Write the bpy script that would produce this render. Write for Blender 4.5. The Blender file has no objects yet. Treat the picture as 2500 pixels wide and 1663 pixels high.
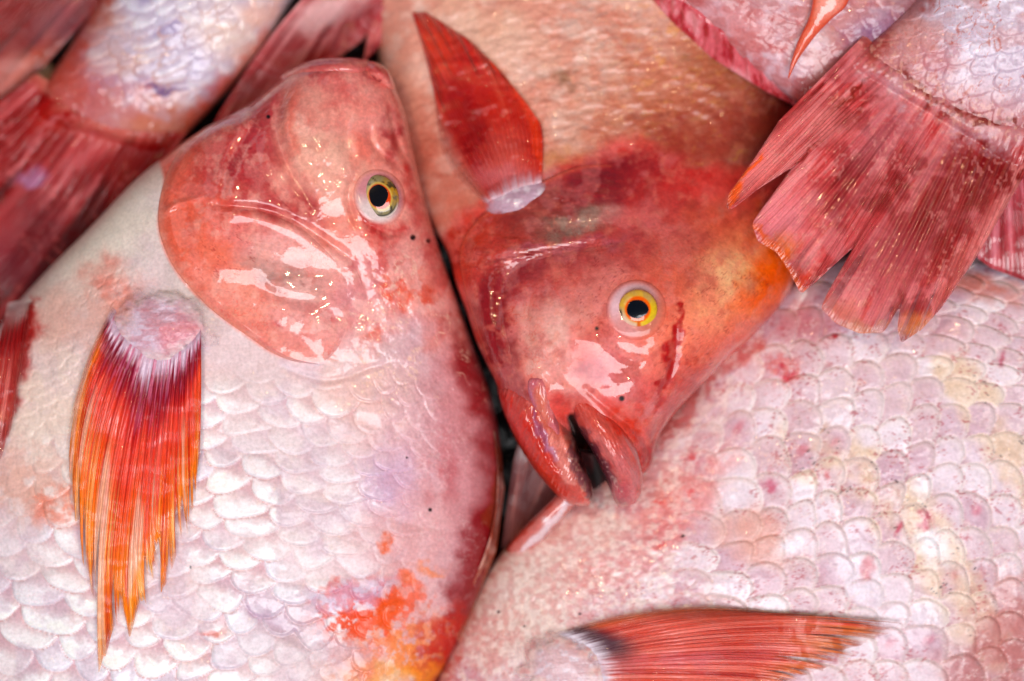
import bpy, math
import numpy as np
from mathutils import Vector

# ------------------------------------------------------------------ camera, light, exposure
SC = bpy.context.scene
COL = SC.collection
S = 0.00016            # metres per unit of the plan drawing (plan: 2500 x 1663, y down)
D = 0.95               # camera height
FOC_Z = 0.088          # height of the plane in focus
cam_d = bpy.data.cameras.new('camera')
cam = bpy.data.objects.new('camera', cam_d)
COL.objects.link(cam)
cam.location = (0, 0, D)
cam_d.sensor_width = 36.0
cam_d.lens = 36.0 * D / (2500 * S)
cam_d.clip_start = 0.02
cam_d.clip_end = 50
cam_d.dof.use_dof = True
cam_d.dof.focus_distance = D - FOC_Z
cam_d.dof.aperture_fstop = 2.1
cam_d.dof.aperture_blades = 7
SC.camera = cam

world = bpy.data.worlds.new('World')
SC.world = world
world.use_nodes = True
wn = world.node_tree
wn.nodes.clear()
wo = wn.nodes.new('ShaderNodeOutputWorld')
wb = wn.nodes.new('ShaderNodeBackground')
ws = wn.nodes.new('ShaderNodeTexSky')
ws.sky_type = 'NISHITA'
ws.sun_disc = False
ws.sun_elevation = math.radians(38)
ws.sun_rotation = math.radians(150)
wb.inputs['Strength'].default_value = 0.03
wn.links.new(ws.outputs[0], wb.inputs[0])
wn.links.new(wb.outputs[0], wo.inputs[0])


def aim(ob, target):
    d = Vector(target) - ob.location
    ob.rotation_euler = d.to_track_quat('-Z', 'Y').to_euler()


def area(name, loc, target, sx, sy, power, color):
    l = bpy.data.lights.new(name, 'AREA')
    l.shape = 'RECTANGLE'
    l.size = sx
    l.size_y = sy
    l.energy = power
    l.color = color
    o = bpy.data.objects.new(name, l)
    COL.objects.link(o)
    o.location = loc
    aim(o, target)
    return o


# the open side of the market roof: broad soft daylight coming over the front edge
area('open_sky_light', (0.06, -0.44, 1.25), (0, 0, 0.05), 0.95, 0.62, 16.0, (0.98, 0.975, 1.0))
area('roof_light', (-0.75, 0.75, 1.15), (0, 0, 0.05), 0.9, 0.5, 1.6, (0.93, 0.96, 1.0))
# bare warm bulbs hung over the stall (their glints are seen on the wet skin)
for k, (x, y, z) in enumerate([(0.30, 0.30, 1.3), (-0.30, 0.30, 1.2)]):
    area('stall_bulb', (x, y, z), (0, 0, 0), 0.06, 0.035, 2.4, (1.0, 0.66, 0.34))

SC.view_settings.view_transform = 'Standard'
SC.view_settings.look = 'None'
SC.view_settings.gamma = 1.0
SC.view_settings.exposure = 0.0
SC.render.engine = 'CYCLES'
SC.cycles.use_denoising = True
SC.cycles.max_bounces = 8
SC.cycles.sample_clamp_indirect = 4.0

# ------------------------------------------------------------------ noise and painting helpers


def _hash(ix, iy, seed):
    h = (ix.astype(np.int64) * 374761393 + iy.astype(np.int64) * 668265263 + seed * 974711 + 1013) & 0xFFFFFFFF
    h = ((h ^ (h >> 13)) * 1274126177) & 0xFFFFFFFF
    h = ((h ^ (h >> 16)) * 2246822519) & 0xFFFFFFFF
    h = h ^ (h >> 15)
    return (h & 0xFFFFFF).astype(np.float64) / float(0xFFFFFF)


def vn(x, y, seed=0):
    ix = np.floor(x)
    iy = np.floor(y)
    fx = x - ix
    fy = y - iy
    fx = fx * fx * fx * (fx * (fx * 6 - 15) + 10)
    fy = fy * fy * fy * (fy * (fy * 6 - 15) + 10)
    a = _hash(ix, iy, seed)
    b = _hash(ix + 1, iy, seed)
    c = _hash(ix, iy + 1, seed)
    d = _hash(ix + 1, iy + 1, seed)
    return (a * (1 - fx) + b * fx) * (1 - fy) + (c * (1 - fx) + d * fx) * fy


def fbm(x, y, seed=0, oc=4):
    s = 0.0
    a = 0.5
    tot = 0
    for k in range(oc):
        s = s + a * vn(x, y, seed + 17 * k)
        tot += a
        a *= 0.5
        x, y = (x * 1.6 + y * 1.2) + 3.1, (y * 1.6 - x * 1.2) + 7.7
    return s / tot


def ss(a, b, x):
    t = np.clip((x - a) / (b - a + 1e-12), 0, 1)
    return t * t * (3 - 2 * t)


def lin(rgb):
    c = np.array(rgb, float) / 255.0
    return np.where(c <= 0.04045, c / 12.92, ((c + 0.055) / 1.055) ** 2.4)


def mixc(C, rgb, m):
    """mix colour rgb (0-255 sRGB) into linear C (N,3) by mask m (N)"""
    c = lin(rgb) if not isinstance(rgb, np.ndarray) else rgb
    return C + (c - C) * m[:, None]


def smooth_line(P, n=8):
    P = np.array(P, float)
    if len(P) < 3:
        return P
    Q = np.vstack([2 * P[0] - P[1], P, 2 * P[-1] - P[-2]])
    out = []
    for i in range(1, len(Q) - 2):
        for k in range(n):
            t = k / n
            out.append(0.5 * ((2 * Q[i]) + (-Q[i - 1] + Q[i + 1]) * t + (2 * Q[i - 1] - 5 * Q[i] + 4 * Q[i + 1] - Q[i + 2]) * t * t
                              + (-Q[i - 1] + 3 * Q[i] - 3 * Q[i + 1] + Q[i + 2]) * t ** 3))
    out.append(P[-1])
    return np.array(out)


def dist_line(x, y, P):
    """distance to a polyline, signed side (+ on the left of travel in a y-down plan) and fraction along"""
    P = np.asarray(P, float)
    best = np.full(x.shape, 1e12)
    side = np.ones(x.shape)
    frac = np.zeros(x.shape)
    n = len(P) - 1
    for i in range(n):
        ax, ay = P[i]
        bx, by = P[i + 1]
        dx, dy = bx - ax, by - ay
        L = dx * dx + dy * dy + 1e-9
        t = np.clip(((x - ax) * dx + (y - ay) * dy) / L, 0, 1)
        qx = x - (ax + t * dx)
        qy = y - (ay + t * dy)
        d = qx * qx + qy * qy
        m = d < best
        best = np.where(m, d, best)
        side = np.where(m, np.sign(dx * (y - ay) - dy * (x - ax)), side)
        frac = np.where(m, (i + t) / n, frac)
    return np.sqrt(best), side, frac


def E(cx, cy, rx, ry, ang, rgb, a=1.0, soft=0.5, br=0.0, fr=40):
    return ('e', (cx, cy, rx, ry, ang), rgb, a, soft, br, fr)


def L(P, w, rgb, a=1.0, soft=0.5, br=0.0, fr=40):
    return ('l', (smooth_line(P, 5), w), rgb, a, soft, br, fr)


def paint(C, px, py, items, warp=22, wf=60, seed=3):
    wx = px + warp * 2 * (fbm(px / wf, py / wf, seed, 4) - 0.5) * 2
    wy = py + warp * 2 * (fbm(px / wf + 31, py / wf + 17, seed + 5, 4) - 0.5) * 2
    for k, (kind, g, rgb, a, soft, br, fr) in enumerate(items):
        if kind == 'e':
            cx, cy, rx, ry, ang = g
            R = max(rx, ry) * (1 + soft) + 5
            sel = np.where((abs(wx - cx) < R) & (abs(wy - cy) < R))[0]
            if len(sel) == 0:
                continue
            ca, sa = math.cos(math.radians(ang)), math.sin(math.radians(ang))
            X = wx[sel] - cx
            Y = wy[sel] - cy
            r = np.sqrt(((X * ca + Y * sa) / rx) ** 2 + ((-X * sa + Y * ca) / ry) ** 2)
        else:
            P, w = g
            lo = P.min(0) - w * (1 + soft) - 5
            hi = P.max(0) + w * (1 + soft) + 5
            sel = np.where((wx > lo[0]) & (wx < hi[0]) & (wy > lo[1]) & (wy < hi[1]))[0]
            if len(sel) == 0:
                continue
            d, _, f = dist_line(wx[sel], wy[sel], P)
            r = d / (w * (0.35 + 0.65 * np.sin(np.pi * np.clip(f, 0.06, 0.94))))
        m = 1 - ss(1 - soft, 1 + soft, r)
        if br > 0:
            n = fbm(px[sel] / fr, py[sel] / fr, seed + 50 + k, 4)
            m = m * (1 - br + br * ss(0.42, 0.62, n + 0.25 * (m - 0.5)))
        C[sel] = mixc(C[sel], rgb, m * a)
    return C


def veins(px, py, fr, w, seed):
    x = px + 18 * (fbm(px / 40, py / 40, seed) - .5) * 2
    y = py + 18 * (fbm(px / 40, py / 40, seed + 9) - .5) * 2
    n = fbm(x / fr, y / fr, seed + 3, 3)
    return 1 - ss(0, w, abs(n - 0.5))


def film(px, py, fr, seed):
    """thin crinkled lines of dried slime"""
    x = px + 30 * (fbm(px / 35, py / 35, seed, 3) - .5) * 2
    y = py + 30 * (fbm(px / 35, py / 35, seed + 4, 3) - .5) * 2
    return 1 - ss(0, 0.03, abs(fbm(x / fr, y / fr, seed + 8, 4) - 0.5))


def scales(u, v, du, dv, seed, ru=1.65, rv=0.58, jit=0.10):
    """imbricate scales: rows along u (towards the tail). returns e (1 at the free edge), id 0..1, local u,v"""
    u = u + du * jit * 2 * (fbm(u / (dv * 1.7), v / (dv * 1.7), seed, 2) - .5) * 2
    v = v + dv * jit * 2 * (fbm(u / (dv * 1.7) + 9, v / (dv * 1.7), seed + 2, 2) - .5) * 2
    i0 = np.floor(u / du)
    done = np.zeros(u.shape, bool)
    e = np.ones(u.shape)
    idr = np.zeros(u.shape)
    id2 = np.zeros(u.shape)
    lu = np.zeros(u.shape)
    lv = np.zeros(u.shape)
    for k in (-2, -1, 0, 1):
        i = i0 + k
        odd = 0.5 * (np.mod(i, 2))
        j = np.round(v / dv - odd)
        r1 = _hash(i, j, seed)
        r2 = _hash(i, j, seed + 1)
        r3 = _hash(i, j, seed + 2)
        uc = (i + 0.16 * (r1 - .5)) * du
        vc = (j + odd + 0.10 * (r2 - .5)) * dv
        a = (u - uc) / (ru * du * (0.93 + 0.16 * r3))
        b = (v - vc) / (rv * dv)
        ee = np.abs(np.maximum(a, 0)) ** 2.0 + np.abs(b) ** 2.2 + (np.minimum(a, 0) * 0.5) ** 2
        m = (~done) & (ee < 1)
        e = np.where(m, ee, e)
        idr = np.where(m, r1, idr)
        id2 = np.where(m, r2, id2)
        lu = np.where(m, a, lu)
        lv = np.where(m, b, lv)
        done |= m
    return e, idr, id2, lu, lv


# ------------------------------------------------------------------ height map of the pile (for draping fins)
CELL = 6.0
HX0, HY0 = -400.0, -500.0
HW, HH = 640, 560
HM = np.zeros((HH, HW))
LAST = [None]


def hm_write(px, py, z):
    ix = ((px - HX0) / CELL).astype(int).ravel()
    iy = ((py - HY0) / CELL).astype(int).ravel()
    m = (ix >= 0) & (ix < HW) & (iy >= 0) & (iy < HH)
    loc = np.zeros((HH, HW))
    np.maximum.at(loc, (iy[m], ix[m]), z.ravel()[m])
    for _ in range(2):      # close single-cell holes between rows of vertices
        nb = np.maximum.reduce([np.roll(loc, 1, 0), np.roll(loc, -1, 0), np.roll(loc, 1, 1), np.roll(loc, -1, 1)])
        nn = sum((np.roll(loc, k, ax) > 0).astype(int) for k in (1, -1) for ax in (0, 1))
        loc = np.where((loc == 0) & (nn >= 3), nb, loc)
    np.maximum(HM, loc, out=HM)
    LAST[0] = loc


def hm_read(px, py, H=None):
    H = HM if H is None else H
    x = np.clip((px - HX0) / CELL - .5, 0, HW - 2)
    y = np.clip((py - HY0) / CELL - .5, 0, HH - 2)
    ix = x.astype(int)
    iy = y.astype(int)
    fx = x - ix
    fy = y - iy
    return (H[iy, ix] * (1 - fx) + H[iy, ix + 1] * fx) * (1 - fy) + (H[iy + 1, ix] * (1 - fx) + H[iy + 1, ix + 1] * fx) * fy


def blur(H, n):
    for _ in range(n):
        H = (H + np.roll(H, 1, 0) + np.roll(H, -1, 0) + np.roll(H, 1, 1) + np.roll(H, -1, 1)) / 5
    return H


def spread(H, n):
    """extend a local map outwards past its rim"""
    H = H.copy()
    for _ in range(n):
        nb = np.maximum.reduce([np.roll(H, 1, 0), np.roll(H, -1, 0), np.roll(H, 1, 1), np.roll(H, -1, 1)])
        H = np.where(H == 0, nb * 0.985, H)
    return H


def plan(px, py, z):
    """plan drawing -> metres; the drawing was taken from above at height D"""
    k = (D - z) / D
    return (px - 1250) * S * k, -(py - 831.5) * S * k, z


# ------------------------------------------------------------------ materials


def skin_material(name, wet=1.0, coat_rough=0.05, rough=0.42, sss=0.16, lump=0.5, lump_scale=70, micro=0.25, fine=0.05, vein=0.0, vein_color=(1, .55, .5), sss_scale=.0025, membrane=False, spec=.5):
    m = bpy.data.materials.new(name)
    m.use_nodes = True
    nt = m.node_tree
    nt.nodes.clear()
    N = nt.nodes.new
    K = nt.links.new
    out = N('ShaderNodeOutputMaterial')
    p = N('ShaderNodeBsdfPrincipled')
    K(p.outputs[0], out.inputs[0])
    at = N('ShaderNodeAttribute')
    at.attribute_name = 'pigment'
    wt = N('ShaderNodeAttribute')
    wt.attribute_name = 'wetness'
    tc = N('ShaderNodeTexCoord')
    # fine pigment grain
    n1 = N('ShaderNodeTexNoise')
    n1.inputs['Scale'].default_value = 900
    n1.inputs['Detail'].default_value = 4
    K(tc.outputs['Object'], n1.inputs['Vector'])
    mr = N('ShaderNodeMapRange')
    mr.inputs['From Min'].default_value = 0.3
    mr.inputs['From Max'].default_value = 0.7
    mr.inputs['To Min'].default_value = 0.88
    mr.inputs['To Max'].default_value = 1.10
    K(n1.outputs['Fac'], mr.inputs['Value'])
    mx = N('ShaderNodeMix')
    mx.data_type = 'RGBA'
    mx.blend_type = 'MULTIPLY'
    mx.inputs['Factor'].default_value = 1
    K(at.outputs['Color'], mx.inputs[6])
    K(mr.outputs[0], mx.inputs[7])
    # hair-thin capillaries in the skin, in patches
    v1 = N('ShaderNodeTexNoise')
    v1.inputs['Scale'].default_value = 210
    v1.inputs['Detail'].default_value = 2.5
    v1.inputs['Distortion'].default_value = 1.6
    K(tc.outputs['Object'], v1.inputs['Vector'])
    v2 = N('ShaderNodeMath')
    v2.operation = 'SUBTRACT'
    v2.inputs[1].default_value = 0.5
    K(v1.outputs['Fac'], v2.inputs[0])
    v3 = N('ShaderNodeMath')
    v3.operation = 'ABSOLUTE'
    K(v2.outputs[0], v3.inputs[0])
    v4 = N('ShaderNodeMapRange')
    v4.inputs['From Min'].default_value = 0.004
    v4.inputs['From Max'].default_value = 0.022
    v4.inputs['To Min'].default_value = 1
    v4.inputs['To Max'].default_value = 0
    K(v3.outputs[0], v4.inputs['Value'])
    v5 = N('ShaderNodeTexNoise')
    v5.inputs['Scale'].default_value = 45
    v5.inputs['Detail'].default_value = 3
    K(tc.outputs['Object'], v5.inputs['Vector'])
    v6 = N('ShaderNodeMapRange')
    v6.inputs['From Min'].default_value = 0.46
    v6.inputs['From Max'].default_value = 0.62
    v6.inputs['To Max'].default_value = vein
    K(v5.outputs['Fac'], v6.inputs['Value'])
    v7 = N('ShaderNodeMath')
    v7.operation = 'MULTIPLY'
    K(v4.outputs[0], v7.inputs[0])
    K(v6.outputs[0], v7.inputs[1])
    mv = N('ShaderNodeMix')
    mv.data_type = 'RGBA'
    mv.blend_type = 'MULTIPLY'
    mv.inputs[7].default_value = (*vein_color, 1)
    K(v7.outputs[0], mv.inputs['Factor'])
    K(mx.outputs[2], mv.inputs[6])
    K(mv.outputs[2], p.inputs['Base Color'])
    if membrane:
        cv = N('ShaderNodeAttribute')
        cv.attribute_name = 'cover'
        K(cv.outputs['Fac'], p.inputs['Alpha'])
    p.inputs['Specular IOR Level'].default_value = spec
    p.inputs['Roughness'].default_value = rough
    p.inputs['IOR'].default_value = 1.38
    p.inputs['Subsurface Weight'].default_value = sss
    p.inputs['Subsurface Radius'].default_value = (1.0, 0.35, 0.22)
    p.inputs['Subsurface Scale'].default_value = sss_scale
    # fine bump
    n2 = N('ShaderNodeTexNoise')
    n2.inputs['Scale'].default_value = 520
    n2.inputs['Detail'].default_value = 3
    K(tc.outputs['Object'], n2.inputs['Vector'])
    b1 = N('ShaderNodeBump')
    b1.inputs['Strength'].default_value = micro
    b1.inputs['Distance'].default_value = 0.0006
    K(n2.outputs['Fac'], b1.inputs['Height'])
    K(b1.outputs[0], p.inputs['Normal'])
    # the wet film has its own smoother, lumpier surface
    n3 = N('ShaderNodeTexNoise')
    n3.inputs['Scale'].default_value = lump_scale
    n3.inputs['Detail'].default_value = 2.2
    n3.inputs['Roughness'].default_value = 0.55
    n3.inputs['Distortion'].default_value = 1.2
    K(tc.outputs['Object'], n3.inputs['Vector'])
    b2 = N('ShaderNodeBump')
    b2.inputs['Strength'].default_value = lump
    b2.inputs['Distance'].default_value = 0.004
    K(n3.outputs['Fac'], b2.inputs['Height'])
    n4 = N('ShaderNodeTexNoise')
    n4.inputs['Scale'].default_value = 330
    n4.inputs['Detail'].default_value = 2
    K(tc.outputs['Object'], n4.inputs['Vector'])
    b3 = N('ShaderNodeBump')
    b3.inputs['Strength'].default_value = fine
    b3.inputs['Distance'].default_value = 0.0012
    K(n4.outputs['Fac'], b3.inputs['Height'])
    K(b2.outputs[0], b3.inputs['Normal'])
    K(b3.outputs[0], p.inputs['Coat Normal'])
    ml = N('ShaderNodeMath')
    ml.operation = 'MULTIPLY'
    ml.inputs[1].default_value = wet
    K(wt.outputs['Fac'], ml.inputs[0])
    K(ml.outputs[0], p.inputs['Coat Weight'])
    p.inputs['Coat Roughness'].default_value = coat_rough
    p.inputs['Coat IOR'].default_value = 1.52
    return m


M_HEAD = skin_material('wet_head_skin', lump=0.36, lump_scale=34, micro=0.5, fine=0.07, coat_rough=0.04, vein=.75)
M_BODY = skin_material('wet_scaly_skin', lump=0.4, lump_scale=50, micro=0.22, rough=0.38, fine=0.20, coat_rough=0.05, vein=.22, vein_color=(.95,.62,.6), sss=.10, sss_scale=.0015)
M_FAR = skin_material('wet_skin_sparkling', spec=.25, lump=0.55, lump_scale=85, micro=0.3, fine=.10, coat_rough=.04)
M_FIN = skin_material('wet_fin_membrane', membrane=True, lump=0.35, lump_scale=60, micro=0.3, sss=0.1, rough=0.36, fine=0.06, coat_rough=0.03)
M_FLESH = skin_material('fin_base_flesh', membrane=True, lump=0.3, lump_scale=60, micro=0.2, coat_rough=.05, fine=.1, vein=.2, vein_color=(.95, .62, .6))
M_MOUTH = skin_material('mouth_lining', wet=.2, rough=.85, lump=0, fine=0)
M_TAIL = skin_material('wet_tail_membrane', membrane=True, lump=0.34, lump_scale=48, micro=0.3, sss=0.08, rough=0.36, fine=0.03, coat_rough=0.03, vein=.3)
M_EYE = skin_material('glassy_eye', spec=.15, lump=0.0, micro=0.0, sss=0.0, coat_rough=0.02, rough=0.15)

# ------------------------------------------------------------------ mesh helpers


def thing(name, label, cat, px, py, z, group=None):
    o = bpy.data.objects.new(name, None)
    COL.objects.link(o)
    o.location = plan(px, py, z)
    o.empty_display_size = 0.02
    o['label'] = label
    o['category'] = cat
    if group:
        o['group'] = group
    o['_x'] = list(o.location)
    return o


def root_loc(o):
    while o.parent:
        o = o.parent
    return np.array(o.location)


SAT = 1.08


def grid_mesh(name, PX, PY, Z, C, W, mat, parent, closed=False, smooth=True, cover=None):
    """PX,PY,Z: (nu,nv) plan coordinates; C (nu*nv,3) linear; W wetness"""
    nu, nv = PX.shape
    x, y, z = plan(PX, PY, Z)
    co = np.stack([x, y, z], -1).reshape(-1, 3)
    base = root_loc(parent) if parent else np.zeros(3)
    co = co - base
    i = np.arange(nu - 1)[:, None]
    j = np.arange(nv if closed else nv - 1)[None, :]
    j2 = (j + 1) % nv
    f = np.stack([i * nv + j, (i + 1) * nv + j, (i + 1) * nv + j2, i * nv + j2], -1).reshape(-1, 4)
    me = bpy.data.meshes.new(name)
    me.vertices.add(len(co))
    me.vertices.foreach_set('co', co.ravel())
    me.loops.add(f.size)
    me.loops.foreach_set('vertex_index', f.ravel().astype(np.int32))
    me.polygons.add(len(f))
    me.polygons.foreach_set('loop_start', np.arange(0, f.size, 4, dtype=np.int32))
    me.polygons.foreach_set('loop_total', np.full(len(f), 4, np.int32))
    me.update(calc_edges=True)
    me.validate()
    me.polygons.foreach_set('use_smooth', np.full(len(me.polygons), smooth))
    ca = me.color_attributes.new('pigment', 'FLOAT_COLOR', 'POINT')
    c4 = np.ones((len(co), 4), np.float32)
    C = np.clip(C.reshape(-1, 3), 0.004, 0.92)
    lum = C @ np.array([.3, .6, .1])
    C = lum[:, None] + (C - lum[:, None]) * SAT
    c4[:, :3] = np.clip(C, 0.003, 0.92) ** 1.27
    ca.data.foreach_set('color', c4.ravel())
    wa = me.attributes.new('wetness', 'FLOAT', 'POINT')
    wa.data.foreach_set('value', np.clip(np.broadcast_to(W, (len(co),)), 0, 1).astype(np.float32).ravel().copy())
    if cover is None:
        cover = np.ones(len(co))
    ka = me.attributes.new('cover', 'FLOAT', 'POINT')
    ka.data.foreach_set('value', np.clip(cover, 0, 1).astype(np.float32).ravel().copy())
    me.materials.append(mat)
    o = bpy.data.objects.new(name, me)
    COL.objects.link(o)
    if parent:
        o.parent = parent
    else:
        o.location = (0, 0, 0)
    return o


def pair_curve(pairs, n):
    P = np.array(pairs, float)
    Q = smooth_line(P, 40)
    mid = (Q[:, :2] + Q[:, 2:4]) / 2
    wid = np.linalg.norm(Q[:, :2] - Q[:, 2:4], axis=1)
    # step length: the larger of the two rims' steps keeps detail even
    d = np.maximum(np.linalg.norm(np.diff(Q[:, :2], axis=0), axis=1), np.linalg.norm(np.diff(Q[:, 2:4], axis=0), axis=1))
    d = 0.5 * d + 0.5 * np.linalg.norm(np.diff(mid, axis=0), axis=1)
    c = np.concatenate([[0], np.cumsum(d)])
    s = np.linspace(0, c[-1], n)
    out = np.stack([np.interp(s, c, Q[:, k]) for k in range(Q.shape[1])], 1)
    return out, s


def body_loft(name, pairs, z_mid, thick, nu, nv, disp, color, mat, parent, power=0.75, cap=3, bottom=20, write=True, tfun=None):
    """a closed body between two rims. pairs: (lx,ly,rx,ry). z_mid/thick: number or list along the pairs."""
    P = np.array(pairs, float)
    n = len(P)
    zm = np.full(n, z_mid) if np.isscalar(z_mid) else np.array(z_mid, float)
    tk = np.full(n, thick) if np.isscalar(thick) else np.array(thick, float)
    Q, s = pair_curve(np.hstack([P, zm[:, None] * 1e4, tk[:, None] * 1e4]), nu)
    zc = Q[:, 4] / 1e4
    th = Q[:, 5] / 1e4
    # round both ends
    f = np.linspace(0, 1, nu)
    capm = np.sqrt(np.clip(1 - (1 - np.clip(f * nu / (nu * 0.03), 0, 1)) ** 2, 0, 1)) * np.sqrt(np.clip(1 - (1 - np.clip((1 - f) / 0.02, 0, 1)) ** 2, 0, 1))
    th = th * np.clip(capm, 0.02, 1)
    a = np.linspace(0, math.pi, nv)
    # spread columns more evenly over the top, keep some at the rim
    frac = 0.5 - 0.5 * np.cos(a)
    fr_even = np.linspace(0, 1, nv)
    frac = 0.45 * frac + 0.55 * fr_even
    ang = np.arccos(np.clip(1 - 2 * frac, -1, 1))
    prof = np.sin(ang) ** power
    PX = Q[:, 0:1] * (1 - frac) + Q[:, 2:3] * frac
    PY = Q[:, 1:2] * (1 - frac) + Q[:, 3:4] * frac
    Z = zc[:, None] + th[:, None] * prof[None, :]
    width = np.linalg.norm(Q[:, :2] - Q[:, 2:4], axis=1)
    U = np.repeat(s[:, None], nv, 1)
    V = np.broadcast_to(frac[None, :] - .5, (nu, nv))
    x = PX.ravel()
    y = PY.ravel()
    edge = np.minimum(frac, 1 - frac)[None, :] * width[:, None]
    info = dict(u=U.ravel(), v=V.ravel(), edge=edge.ravel(), width=np.repeat(width, nv))
    dz, C, W = disp_color(x, y, info, disp, color)
    fade = ss(0, 14, info['edge'])
    Z = Z + (dz * fade).reshape(nu, nv)
    if write:
        hm_write(PX, PY, Z)
    # underside
    b = np.linspace(0, math.pi, bottom + 2)[1:-1]
    fb = 0.5 + 0.5 * np.cos(b)
    BX = Q[:, 0:1] * (1 - fb) + Q[:, 2:3] * fb
    BY = Q[:, 1:2] * (1 - fb) + Q[:, 3:4] * fb
    BZ = zc[:, None] - th[:, None] * 0.9 * np.sin(b)[None, :] ** 0.7
    BZ = np.maximum(BZ, 0.002)
    bc = np.repeat(C.reshape(nu, nv, 3)[:, -1:, :], bottom, 1)
    FX = np.hstack([PX, BX])
    FY = np.hstack([PY, BY])
    FZ = np.hstack([Z, BZ])
    FC = np.concatenate([C.reshape(nu, nv, 3), bc], 1)
    FW = np.hstack([W.reshape(nu, nv), np.full((nu, bottom), .5)])
    return grid_mesh(name, FX, FY, FZ, FC.reshape(-1, 3), FW.ravel(), mat, parent, closed=True)


def disp_color(x, y, info, disp, color):
    dz = disp(x, y, info) if disp else np.zeros_like(x)
    r = color(x, y, info)
    if isinstance(r, tuple):
        C, W = r
    else:
        C, W = r, np.ones_like(x)
    return dz, C, W


def patch(name, pairs, nu, nv, off, color, mat, parent, H=None, lip=0.0025, thick=0.0012, prof=None, zadd=None, write=True):
    """a thin plate lying on the surface H, from left rim to right rim"""
    Q, s = pair_curve(pairs, nu)
    frac = np.linspace(0, 1, nv)
    PX = Q[:, 0:1] * (1 - frac) + Q[:, 2:3] * frac
    PY = Q[:, 1:2] * (1 - frac) + Q[:, 3:4] * frac
    x = PX.ravel()
    y = PY.ravel()
    U = np.repeat(np.linspace(0, 1, nu)[:, None], nv, 1)
    V = np.broadcast_to(frac[None, :], (nu, nv))
    info = dict(u=U.ravel(), v=V.ravel(), edge=np.full(x.shape, 99.), width=np.full(x.shape, 99.))
    Z = hm_read(x, y, H).reshape(nu, nv) + off(U, V)
    dz, C, W = disp_color(x, y, info, zadd, color)
    Z = Z + dz.reshape(nu, nv)
    if write:
        hm_write(PX, PY, Z)
    return closed_sheet(name, PX, PY, Z, C, W, mat, parent, thick)


def closed_sheet(name, PX, PY, Z, C, W, mat, parent, thick, cover=None):
    nu, nv = PX.shape
    C = C.reshape(nu, nv, 3)
    W = np.broadcast_to(W, (nu * nv,)).reshape(nu, nv)
    sl = slice(None, None, -1)
    FX = np.hstack([PX, PX[:, sl]])
    FY = np.hstack([PY, PY[:, sl]])
    FZ = np.hstack([Z, Z[:, sl] - thick])
    FC = np.concatenate([C, C[:, sl]], 1)
    FW = np.hstack([W, W[:, sl]])
    # close the two ends by collapsing them
    if cover is None:
        cover = np.ones(nu * nv)
    K_ = cover.reshape(nu, nv)
    K_ = np.hstack([K_, K_[:, sl]])
    return grid_mesh(name, FX, FY, FZ, FC.reshape(-1, 3), FW.ravel(), mat, parent, closed=True, cover=K_.ravel())


def interp_pts(P, t):
    P = np.array(P, float)
    return np.stack([np.interp(t, P[:, 0], P[:, k]) for k in range(1, P.shape[1])], 1)


def smooth_pts(P, t):
    """smooth interpolation through (t,x,y) knots, monotone enough for dense knots"""
    P = np.array(P, float)
    Q = smooth_line(P, 12)
    o = np.argsort(Q[:, 0], kind='stable')
    Q = Q[o]
    return np.stack([np.interp(t, Q[:, 0], Q[:, k]) for k in range(1, P.shape[1])], 1)


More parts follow.
